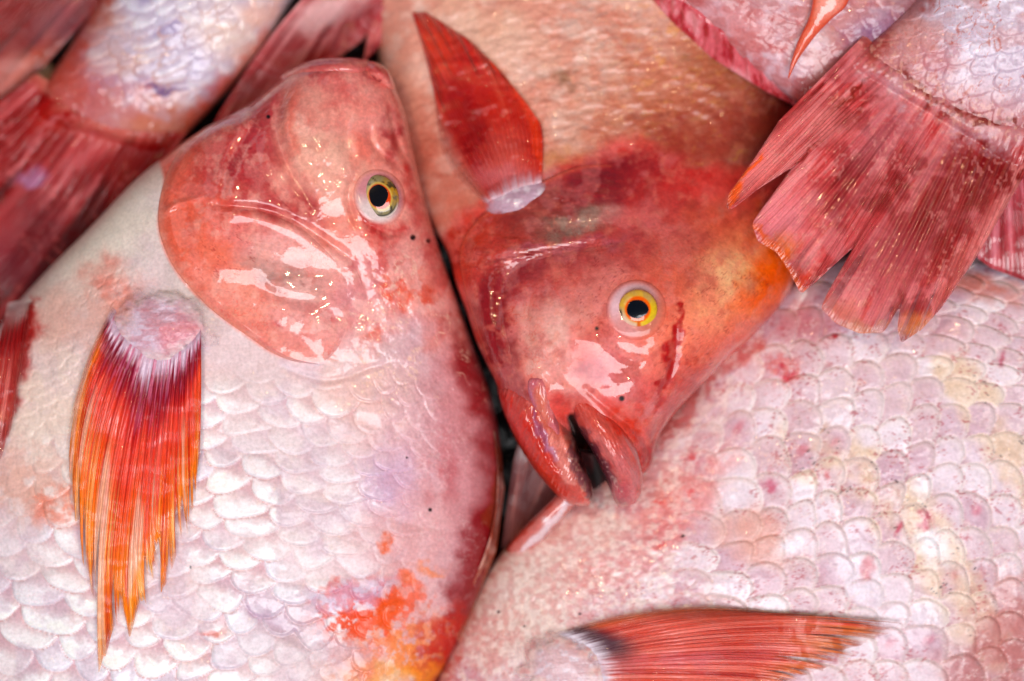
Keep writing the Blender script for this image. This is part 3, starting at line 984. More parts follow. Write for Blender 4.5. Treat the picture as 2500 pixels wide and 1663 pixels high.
def fish_centre():
    T = thing('fish', 'red headed fish in the centre with open mouth and round yellow eye', 'fish', 1500, 600, 0.03, GROUP)
    body_loft('body', [(1478, 1100, 1562, 1165), (1350, 1085, 1590, 1135), (1250, 1010, 1612, 1060), (1205, 925, 1680, 975), (1165, 840, 1765, 890), (1138, 760, 1850, 810),
                       (1112, 690, 1915, 735), (1094, 620, 1950, 655), (1060, 560, 1965, 560), (1010, 470, 1990, 440), (960, 330, 2020, 280), (930, 180, 2060, 100),
                       (900, 0, 2070, -120), (900, -250, 2000, -350), (1000, -600, 1850, -620), (1250, -900, 1700, -880)],
              [.070, .068, .064, .062, .060, .058, .055, .050, .042, .033, .027, .024, .022, .022, .022, .022],
              [.012, .022, .030, .034, .036, .037, .037, .036, .035, .035, .035, .035, .034, .034, .028, .012],
              640, 360, disp_B, col_B, M_HEAD, T, power=.7)
    HB = spread(LAST[0], 6)

    # gill cover
    def gc(x, y, i):
        C, W = col_B(x, y)
        rim = ss(.10, .0, i['v'])
        C = mixc(C, (214, 112, 92), rim * .7)
        W = np.maximum(W, .7)
        return C, W
    patch('gill_cover', [(1225, 940, 1255, 935), (1200, 900, 1260, 900), (1176, 840, 1250, 850), (1146, 750, 1235, 780), (1126, 670, 1240, 700), (1122, 608, 1275, 650),
                         (1146, 556, 1330, 640), (1205, 502, 1400, 620), (1310, 447, 1440, 610), (1410, 405, 1500, 580), (1490, 400, 1540, 520), (1545, 410, 1560, 450)], 300, 120,
          lambda U, V: (0.0012 + .0016 * ss(0, .25, V)) * ss(1, .55, V) * ss(0, .18, U) * ss(1, .72, U) - .0006 * (ss(.15, 0, U) + ss(.8, 1, U) + ss(.7, 1, V)) - .003 * ss(.02, 0, V), gc, M_HEAD, T, H=HB, zadd=lambda x, y, i: .0004 * (fbm(x / 40, y / 40, 71) - .5))

    # eye
    ez = float(hm_read(np.array([1557.]), np.array([757.]), HB)[0]) + .0008

    def sock(R, A, x, y):
        C = np.tile(lin((216, 160, 160)), (len(R), 1))
        C = mixc(C, (228, 200, 210), ss(.2, -.8, np.cos(A - .8)) * .8)
        C = mixc(C, (205, 130, 110), ss(.3, .9, np.cos(A - .3)) * .8)
        C = mixc(C, col_B(x, y)[0], ss(.70, .95, R))
        return C, np.ones_like(R) * .45
    eye = ell_dome('eye', 1553, 757, 80, 80, 10, ez, .0020, sock, M_EYE, T, power=.8, H=blur(HB, 3))

    def iris(R, A, x, y):
        n = fbm(np.cos(A) * 3 + R * 2, np.sin(A) * 3, 8, 4)
        C = np.tile(lin((224, 188, 96)), (len(R), 1))
        C = mixc(C, (206, 176, 120), ss(.4, .7, n) * .8)
        C = mixc(C, (226, 200, 60), ss(.3, .9, np.cos(A - .5)) * .8)
        C = mixc(C, (236, 120, 14), ss(.70, .60, R))
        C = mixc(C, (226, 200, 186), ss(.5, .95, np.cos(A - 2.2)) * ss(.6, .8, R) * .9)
        C = mixc(C, (70, 60, 50), ss(.97, 1, np.cos(A - 2.95)) * ss(.75, .85, R) * .9)
        C = mixc(C, (214, 120, 20), ss(.985, 1, np.cos(A - 1.5)) * ss(1.0, .9, R))
        C = mixc(C, (190, 130, 110), ss(.93, 1, R) * .8)
        return C, np.ones_like(R)
    ir = ell_dome('iris', 1557, 755, 49, 49, 0, ez + .0006, .0032, iris, M_EYE, eye, power=.5)

    def pup(R, A, x, y):
        return np.tile(lin((22, 27, 38)), (len(R), 1)), np.ones_like(R)
    ell_dome('pupil', 1556, 755, 26, 23, 10, ez + .0037, .00012, pup, M_EYE, ir, power=1.0, uneven=.6)

    # jaws: two lofted lips closing over the dark mouth
    def lowcol(x, y, i):
        C, W = col_B(x, y)
        C = paint(C, x, y, [
            L([(1262, 960), (1320, 1060), (1400, 1190)], 60, (200, 92, 84), .8, .6),
            L([(1228, 960), (1290, 1100), (1390, 1210)], 26, (204, 56, 38), .9, .6), L([(1325, 940), (1345, 1040), (1380, 1120), (1425, 1200)], 20, (208, 124, 110), .9, .6),
            L([(1300, 1000), (1322, 1060), (1352, 1120)], 12, (176, 110, 140), .8, .8), L([(1335, 1060), (1350, 1120), (1362, 1135)], 7, (200, 160, 186), .7, .8),
            E(1400, 1180, 30, 60, -25, (198, 104, 96), .7, .7), E(1330, 1150, 16, 60, -30, (198, 70, 48), .8, .7),
            L([(1388, 1070), (1402, 1120), (1422, 1170), (1436, 1215)], 12, (136, 92, 100), .85, .6), L([(1350, 1060), (1372, 1120), (1400, 1180)], 16, (222, 150, 142), .8, .8), E(1385, 1010, 20, 50, -10, (222, 146, 136), .7, .8)], 10, 30, 81)
        tooth = .5 * ss(.55, .8, vn(y / 7, x / 7, 9)) * ss(14, 5, dist_line(x, y, smooth_line([(1386, 1060), (1400, 1120), (1418, 1170), (1432, 1210)], 4))[0])
        C = mixc(C, (214, 176, 160), tooth * .7)
        C = C * (.9 + .2 * fbm(x / 14, y / 14, 82))[:, None]
        return C, np.ones_like(x) * .9

    def lowdisp(x, y, i):
        return creases(x, y, [([(1290, 990), (1318, 1060), (1350, 1130), (1370, 1150)], 8, -1.8), ([(1340, 970), (1372, 1050), (1400, 1130)], 9, 1.4),
                              ([(1240, 990), (1300, 1100), (1400, 1220)], 9, -.6)]) + .0022 * (fbm((x + .35 * y) / 14, y / 60, 83, 4) - .5)
    body_loft('lower_jaw', [(1412, 1236, 1436, 1236), (1376, 1224, 1450, 1214), (1330, 1180, 1443, 1172), (1292, 1130, 1426, 1125), (1262, 1080, 1410, 1082), (1238, 1030, 1392, 1042),
                            (1222, 985, 1388, 1005), (1214, 945, 1368, 965), (1225, 910, 1350, 925), (1260, 890, 1330, 895)],
              [.068, .067, .066, .065, .064, .0635, .0620, .058, .052, .046], [.007, .014, .0205, .0245, .027, .028, .0285, .028, .026, .022], 200, 110, lowdisp, lowcol, M_HEAD, T, power=.6)

    def upcol(x, y, i):
        C = np.tile(lin((204, 100, 96)), (len(x), 1))
        C = paint(C, x, y, [
            L([(1400, 1020), (1445, 1095), (1482, 1160), (1512, 1225)], 17, (116, 58, 74), .92, .6), L([(1450, 1050), (1510, 1110), (1540, 1180)], 20, (222, 150, 148), .7, .8), E(1500, 1222, 26, 12, 30, (88, 62, 60), .8, .6),
            L([(1380, 960), (1440, 1010), (1500, 1060), (1545, 1130)], 30, (212, 104, 92), .95, .6), L([(1440, 985), (1500, 1035), (1540, 1080)], 9, (212, 60, 30), .8, .6),
            E(1530, 1150, 22, 60, -12, (206, 120, 122), .8, .7), E(1520, 1210, 40, 30, 0, (192, 96, 110), .8, .7), E(1545, 1190, 14, 40, 0, (216, 140, 140), .6, .7)], 10, 30, 86)
        tl = dist_line(x, y, smooth_line([(1446, 1080), (1472, 1125), (1496, 1165), (1518, 1205)], 4))[0]
        tooth = .7 * ss(.55, .75, vn(y / 6, x / 6, 19)) * ss(8, 3, tl)
        C = mixc(C, (206, 170, 165), tooth * .8)
        C = C * (.9 + .2 * fbm(x / 14, y / 14, 87))[:, None]
        return C, np.ones_like(x)

    def updisp(x, y, i):
        return creases(x, y, [([(1420, 1060), (1450, 1120), (1480, 1170), (1510, 1215)], 9, 1.0), ([(1460, 1060), (1500, 1110), (1530, 1180)], 14, 1.2)]) + .0022 * (fbm((x - .5 * y) / 14, y / 60, 88, 4) - .5)
    body_loft('upper_jaw', [(1508, 1238, 1534, 1240), (1496, 1220, 1558, 1222), (1482, 1180, 1570, 1180), (1464, 1140, 1568, 1140), (1444, 1100, 1558, 1095), (1420, 1062, 1532, 1050),
                            (1400, 1025, 1496, 1005), (1380, 985, 1455, 965), (1358, 950, 1412, 930), (1345, 925, 1370, 905)],
              [.068, .068, .070, .071, .072, .073, .0725, .070, .065, .058], [.006, .013, .019, .023, .0245, .0245, .024, .0230, .021, .016], 200, 90, updisp, upcol, M_HEAD, T, power=.6)

    def mxcol(x, y, i):
        C = np.tile(lin((204, 124, 132)), (len(x), 1))
        C = paint(C, x, y, [E(1325, 985, 14, 50, -12, (216, 128, 100), .9, .6), L([(1288, 930), (1296, 990), (1330, 1050)], 9, (190, 128, 172), .9, .6),
                            E(1345, 960, 10, 40, -10, (226, 160, 160), .8, .6), E(1310, 1000, 26, 90, -12, (216, 138, 136), .45, .8), E(1300, 925, 20, 20, 0, (206, 126, 140), .8, .7)], 8, 30, 91)
        return C, np.ones_like(x)
    body_loft('maxilla', [(1298, 912, 1316, 908), (1285, 930, 1340, 925), (1287, 960, 1350, 960), (1297, 990, 1358, 1000), (1312, 1020, 1368, 1040), (1332, 1050, 1378, 1075), (1350, 1085, 1385, 1100)],
              [.080, .082, .082, .081, .080, .078, .075], [.010, .0125, .0125, .012, .0115, .011, .009], 110, 46, lambda x, y, i: .0016 * (fbm(x / 9, y / 34, 92, 3) - .5), mxcol, M_HEAD, T, power=.5)

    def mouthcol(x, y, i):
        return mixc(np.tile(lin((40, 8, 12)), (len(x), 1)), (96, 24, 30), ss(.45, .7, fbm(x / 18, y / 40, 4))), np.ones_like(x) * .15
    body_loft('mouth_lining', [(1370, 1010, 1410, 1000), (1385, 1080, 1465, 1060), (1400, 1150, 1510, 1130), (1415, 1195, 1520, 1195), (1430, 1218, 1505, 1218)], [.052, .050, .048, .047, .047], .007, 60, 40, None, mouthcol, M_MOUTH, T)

    # pectoral fin, folded up and back over the flank
    def fc(x, y, i):
        n = streaks(i, 94, 1.6, 1.5)
        C = np.tile(lin((196, 56, 42)), (len(x), 1))
        C = mixc(C, (218, 112, 92), ss(.5, .75, n) * ss(.35, .9, i['t']) * .9)
        C = paint(C, x, y, [E(1120, 190, 60, 100, -20, (196, 40, 22), .8, .7), E(1140, 320, 55, 130, -20, (160, 8, 14), .92, .6, .3), E(1180, 440, 40, 60, -30, (172, 40, 40), .8, .7),
                            L([(1190, 120), (1270, 220), (1318, 330), (1326, 430)], 20, (222, 82, 44), .85, .6), E(1240, 400, 50, 80, -10, (208, 104, 94), .8, .7),
                            E(1230, 430, 60, 30, 0, (206, 130, 136), .7, .8), E(1060, 110, 40, 70, -30, (212, 84, 54), .7, .7)], 12, 40, 95)
        CB = col_B(x, y)[0]
        C = mixc(C, CB, np.clip(ss(.20, .0, i['t']) * .7, 0, 1))
        C = mixc(C, (208, 180, 192), ss(.13, .02, i['s'] + .1 * (fbm(i['t'] * 30, i['s'] * 5, 96) - .5)))
        return C, np.ones_like(x)
    def pb(R, A, x, y):
        C = np.tile(lin((205, 178, 196)), (len(R), 1))
        C = mixc(C, (228, 215, 226), ss(.5, .7, fbm(x / 14, y / 14, 5)))
        C = mixc(C, col_B(x, y)[0], ss(.45, .8, R + .4 * (fbm(x / 20, y / 20, 6) - .5)))
        return C, np.ones_like(R) * .25
    bz = float(hm_read(np.array([1268.]), np.array([468.]), HB)[0])
    base = ell_dome('fin_base', 1262, 484, 116, 66, -16, bz, .0036, pb, M_FLESH, T, power=1.8, H=HB, uneven=1, write=True)
    H2 = np.maximum(HB, blur(LAST[0], 1) - .0002)
    pf = fin('pectoral_fin', [(0, 1196, 505), (.5, 1250, 482), (1, 1322, 462)], [(0, 1100, 410), (.35, 1150, 300), (.7, 1245, 270), (1, 1326, 320)],
             [(0, 1072, 330), (.12, 1058, 220), (.25, 1030, 110), (.34, 1005, 30), (.42, 1040, 30), (.5, 1085, 58), (.65, 1150, 100), (.8, 1215, 165), (.92, 1270, 240), (1, 1300, 310)],
             20, fc, M_FIN, T, 150, 260, None, None, fray=.0, thin=.5, soft_t=(.12, .03), seed=14, ridge=.0008, drape=.0012, H=H2)

    base.parent = pf
    return T


# ------------------------------------------------------------------ FISH C: big scaly flank at the bottom right
def col_C(x, y, i):
    e, i1, i2, lu, lv = i['sc']
    C = np.tile(lin((216, 194, 204)), (len(x), 1))
    C = mixc(C, (234, 228, 238), ss(.35, .8, i2) * .7)
    C = mixc(C, (206, 176, 192), ss(.5, .9, i1) * .7)
    C = mixc(C, (208, 140, 158), ss(.55, 1, i1 * ss(.6, 0, np.hypot(lu - .55, lv))) * ss(.5, .62, fbm(x / 160, y / 160, 101, 2)) * .9)
    # yellow-cream band of scales
    band = np.exp(-((dist_line(x, y, smooth_line([(1950, 1080), (2150, 1200), (2330, 1430), (2420, 1560)], 4))[0]) / 95) ** 2)
    band = np.maximum(band, np.exp(-((dist_line(x, y, smooth_line([(2330, 900), (2430, 1040), (2520, 1200)], 4))[0]) / 70) ** 2))
    C = mixc(C, (222, 196, 158), ss(.30, .75, band * (.35 + .75 * i2) * (.6 + .8 * fbm(x / 40, y / 40, 118, 3))) * .6)
    C = mixc(C, (244, 236, 232), ss(.4, .95, e) * .45)
    C = mixc(C, (200, 160, 168), ss(.95, .99, e) * .2 * ss(.3, .6, fbm(x / 70, y / 70, 117, 3)))
    C = mixc(C, (182, 138, 142), ss(.25, .0, lu) * .45 * ss(1500, 1900, x))
    spk = ss(.74, .78, vn(x / 5, y / 5, 105)) * ss(.55, .66, fbm(x / 50, y / 50, 106))
    C = mixc(C, (176, 60, 80), spk * .6)
    C = mixc(C, (90, 80, 84), ss(.80, .84, vn(x / 4, y / 4, 107)) * ss(.5, .75, band) * ss(.6, .7, fbm(x / 30, y / 30, 108)) * .8)
    C = paint(C, x, y, [
        L([(1060, 1700), (1130, 1520), (1215, 1350), (1320, 1270), (1480, 1160), (1620, 1040), (1730, 920), (1850, 840)], 44, (206, 116, 110), .85, .7, .2),
        E(1400, 1330, 200, 120, -35, (226, 196, 190), .9, .6, .2), E(1250, 1480, 140, 150, -50, (228, 212, 206), .9, .6, .2), E(1200, 1560, 60, 90, 20, (214, 170, 162), .6, .7),
        E(1680, 1200, 60, 150, 40, (224, 150, 150), .75, .7, .6, 22), E(1620, 1280, 70, 100, 30, (222, 140, 142), .6, .7, .7, 20), E(1480, 1400, 140, 60, -20, (218, 160, 162), .7, .7, .6, 20),
        E(1600, 1180, 90, 60, -40, (220, 160, 154), .7, .7, .4), E(1910, 900, 46, 34, 0, (216, 96, 88), .6, .8, .8, 14), E(1960, 790, 80, 50, 0, (190, 110, 118), .7, .8),
        E(2180, 760, 150, 60, 20, (206, 150, 158), .6, .8), E(2380, 700, 120, 30, 10, (214, 136, 122), .8, .7, .4), E(2040, 815, 12, 7, 0, (186, 20, 50), .9, .6), E(1925, 915, 12, 14, 0, (196, 40, 70), .8, .6),
        E(1690, 1200, 10, 9, 0, (214, 40, 50), .7, .7), E(1700, 1110, 10, 9, 0, (214, 50, 60), .7, .7), E(1610, 1230, 14, 12, 0, (214, 50, 60), .7, .7), E(1615, 1340, 16, 8, 0, (214, 40, 50), .7, .7),
        E(1850, 1310, 90, 60, 10, (224, 176, 164), .7, .6), E(1940, 1325, 40, 34, 0, (238, 236, 246), .9, .7, .3), E(2270, 1330, 40, 50, -30, (240, 240, 248), .9, .6, .3),
        E(2120, 1440, 140, 50, 50, (232, 228, 240), .6, .8, .5), E(2430, 1620, 170, 110, -30, (190, 128, 128), .85, .7, .5), E(2480, 1500, 70, 120, 0, (196, 134, 130), .7, .7, .6),
        E(1880, 1180, 14, 16, 0, (196, 80, 120), .8, .7), E(2012, 1165, 12, 12, 0, (206, 90, 100), .7, .7), E(2250, 1270, 12, 22, 0, (196, 70, 110), .8, .7), E(2190, 1290, 10, 14, 0, (196, 60, 100), .8, .7),
        E(2120, 1390, 20, 20, 0, (206, 110, 120), .7, .7), E(2440, 880, 6, 18, 0, (180, 60, 100), .8, .7)], 14, 40, 109)
    sm = smooth_C(x, y)
    f = fbm(x / 13, y / 13, 111, 4)
    C = mixc(C, (240, 226, 222), sm * ss(.5, .68, f) * .6)
    C = mixc(C, (212, 136, 136), sm * ss(.5, .35, f) * .30)
    v = ss(.4, .9, veins(x, y, 24, .05, 112)) * ss(.45, .6, fbm(x / 150, y / 150, 113))
    C = mixc(C, (190, 90, 96), v * .32)
    fl = film(x, y, 30, 114) * ss(.48, .6, fbm(x / 120, y / 120, 115))
    C = mixc(C, (242, 226, 224), fl * .5)
    C = specks(C, x, y, [(1217, 1494, 4), (1667, 1309, 4), (1280, 1529, 3), (2380, 1388, 3), (1416, 1499, 3)])
    W = .10 + .4 * ss(.5, .62, fbm(x / 90, y / 90, 116, 3))
    return C, W


def smooth_C(x, y):
    """1 where the flank is slimy and the scales hardly show (towards the head and belly)"""
    d, side, f = dist_line(x, y, smooth_line([(1900, 700), (1850, 900), (1740, 1100), (1690, 1300), (1740, 1450), (1900, 1700)], 4))
    return ss(-70, 90, d * side)


def fish_right():
    T = thing('fish', 'large fish at the bottom right showing lavender scaly flank, under the open mouthed red head', 'fish', 1900, 1500, 0.0, GROUP)

    def disp(x, y, i):
        i['vv'] = i['v'] * 1500
        h = scaly(x, y, i, 61, 112, 121, .0020, jit=.16)
        h = h * (.7 + .3 * ss(.35, .6, fbm(x / 130, y / 130, 119, 2)))
        # small pebbly scales towards the head
        wq = 34 * (fbm(x / 40, y / 40, 126, 3) - .5)
        e2, a, b, lu2, lv2 = scales(i['u'] + 13 + wq, i['vv'] - wq, 30, 54, 125, jit=.35)
        sm = smooth_C(x, y)
        dz = h * (1 - sm) + sm * .0005 * np.clip(lu2, 0, 1) * (1 - ss(.7, 1, e2))
        dz += .0018 * (fbm(x / 90, y / 90, 122, 3) - .5) + .0003 * (fbm(x / 12, y / 12, 123, 3) - .5)
        dz += bumps(x, y, [(1330, 1600, 90, 70, 0, 2.5)])
        return dz
    body_loft('body', [(800, 2060, 860, 2200), (930, 1880, 1200, 2330), (1048, 1690, 1640, 2380), (1130, 1515, 2000, 2330), (1205, 1370, 2240, 2220), (1310, 1270, 2420, 2080), (1460, 1150, 2560, 1950),
                       (1640, 995, 2680, 1800), (1835, 765, 2780, 1620), (2075, 620, 2860, 1450), (2360, 622, 2950, 1300), (2650, 650, 3000, 1150), (2950, 760, 3060, 1000)],
              .036, [.012, .030, .036, .038, .039, .039, .038, .037, .035, .033, .030, .026, .012], 640, 420, disp, col_C, M_BODY, T, power=.62)
    HC = spread(LAST[0], 6)

    # pectoral fin
    def fc(x, y, i):
        n = streaks(i, 134, 2.0, 2.0)
        t, s = i['t'], i['s']
        C = np.tile(lin((214, 98, 78)), (len(x), 1))
        C = mixc(C, (228, 142, 132), ss(.46, .66, n) * .9)
        C = mixc(C, (176, 50, 50), ss(.48, .3, n) * .7)
        C = mixc(C, (212, 134, 84), ss(.55, .95, s) * .8 * ss(.3, .5, fbm(t * 30, s * 3, 6)))
        C = mixc(C, (226, 146, 104), ss(.20, .0, t) * .9)
        C = mixc(C, (70, 36, 62), ss(.20, .10, s) * ss(.95, .4, t) * .9)
        C = mixc(C, (216, 206, 218), ss(.10, .03, s + .08 * (fbm(t * 40, s * 9, 138) - .5)))
        C = paint(C, x, y, [E(1720, 1500, 190, 16, -4, (206, 110, 80), .5, .8), E(1680, 1610, 200, 22, -4, (214, 120, 130), .6, .8, .4), E(2080, 1570, 120, 30, -20, (206, 126, 74), .7, .7)], 10, 30, 135)
        return C, .4 + .6 * ss(.45, .6, fbm(x / 60, y / 30, 136))
    def pb(R, A, x, y):
        C = np.tile(lin((214, 188, 194)), (len(R), 1))
        C = mixc(C, (230, 228, 238), ss(.45, .7, fbm(x / 20, y / 14, 137)) * .5)
        C = mixc(C, (226, 204, 202), ss(.30, .66, R + .5 * (fbm(x / 24, y / 20, 6) - .5)))
        C = mixc(C, (210, 140, 140), ss(.45, .7, fbm(x / 14, y / 14, 139, 4)) * ss(.3, .6, R) * .5)
        return C, np.ones_like(R) * .25
    bz = float(hm_read(np.array([1370.]), np.array([1610.]), HC)[0])
    base = ell_dome('fin_base', 1375, 1630, 150, 115, 20, bz, .0036, pb, M_FLESH, T, power=1.8, nr=60, na=180, H=blur(HC, 2), uneven=1, write=True)
    H2 = np.maximum(blur(HC, 6), blur(LAST[0], 1) - .0002)
    pf = fin('pectoral_fin', [(0, 1340, 1550), (.3, 1400, 1582), (.7, 1430, 1630), (1, 1436, 1700)], [(0, 1600, 1488), (.4, 1800, 1530), (1, 1760, 1710)],
             [(0, 1830, 1490), (.08, 1900, 1500), (.16, 2060, 1510), (.24, 2160, 1520), (.32, 2190, 1524), (.42, 2150, 1548), (.55, 2090, 1590), (.7, 2010, 1640), (.85, 1900, 1690), (1, 1750, 1740)],
             26, fc, M_FIN, T, 200, 300, None, None, fray=.05, thin=.95, soft_t=(.12, 0), seed=16, ridge=.0009, drape=.0012, H=H2)

    base.parent = pf

    # pelvic spine with its membrane, in the gap under the open mouth
    def mc(x, y, i):
        n = streaks(i, 144, 1.5, 1.5)
        C = np.tile(lin((136, 84, 84)), (len(x), 1))
        C = mixc(C, (184, 132, 128), ss(.5, .75, n))
        C = mixc(C, (96, 30, 36), ss(.5, .3, n) * .7)
        return C, np.ones_like(x)
    pv = fin('pelvic_fin', [(0, 1222, 1360), (1, 1270, 1345)], None, [(0, 1255, 1120), (.3, 1275, 1040), (.6, 1340, 1020), (1, 1440, 1130)], 8, mc, M_HEAD, T, 90, 90, .036, .050, seed=18, ridge=.0009, H=np.zeros_like(HC))

    def spc(x, y, i):
        C = np.tile(lin((206, 130, 124)), (len(x), 1))
        C = paint(C, x, y, [L([(1268, 1352), (1330, 1290), (1400, 1220)], 12, (236, 220, 226), .9, .6), L([(1230, 1350), (1300, 1265), (1370, 1200)], 8, (196, 84, 70), .8, .6)], 6, 30, 145)
        return C, np.ones_like(x)
    body_loft('spine', [(1228, 1378, 1262, 1392), (1238, 1335, 1300, 1352), (1275, 1290, 1340, 1305), (1320, 1245, 1378, 1262), (1360, 1205, 1410, 1225), (1395, 1170, 1420, 1185)],
              [.036, .046, .054, .058, .060, .060], [.006, .010, .0115, .010, .008, .005], 90, 36, None, spc, M_HEAD, pv, power=.7)

    # a drop of clear slime resting on the scales
    return T, HC


# ------------------------------------------------------------------ FISH A: the big left fish
HEADLINE = smooth_line([(330, 250), (398, 430), (384, 551), (424, 658), (498, 742), (594, 817), (679, 870), (785, 886), (880, 850), (960, 815), (1060, 800), (1300, 860)], 5)


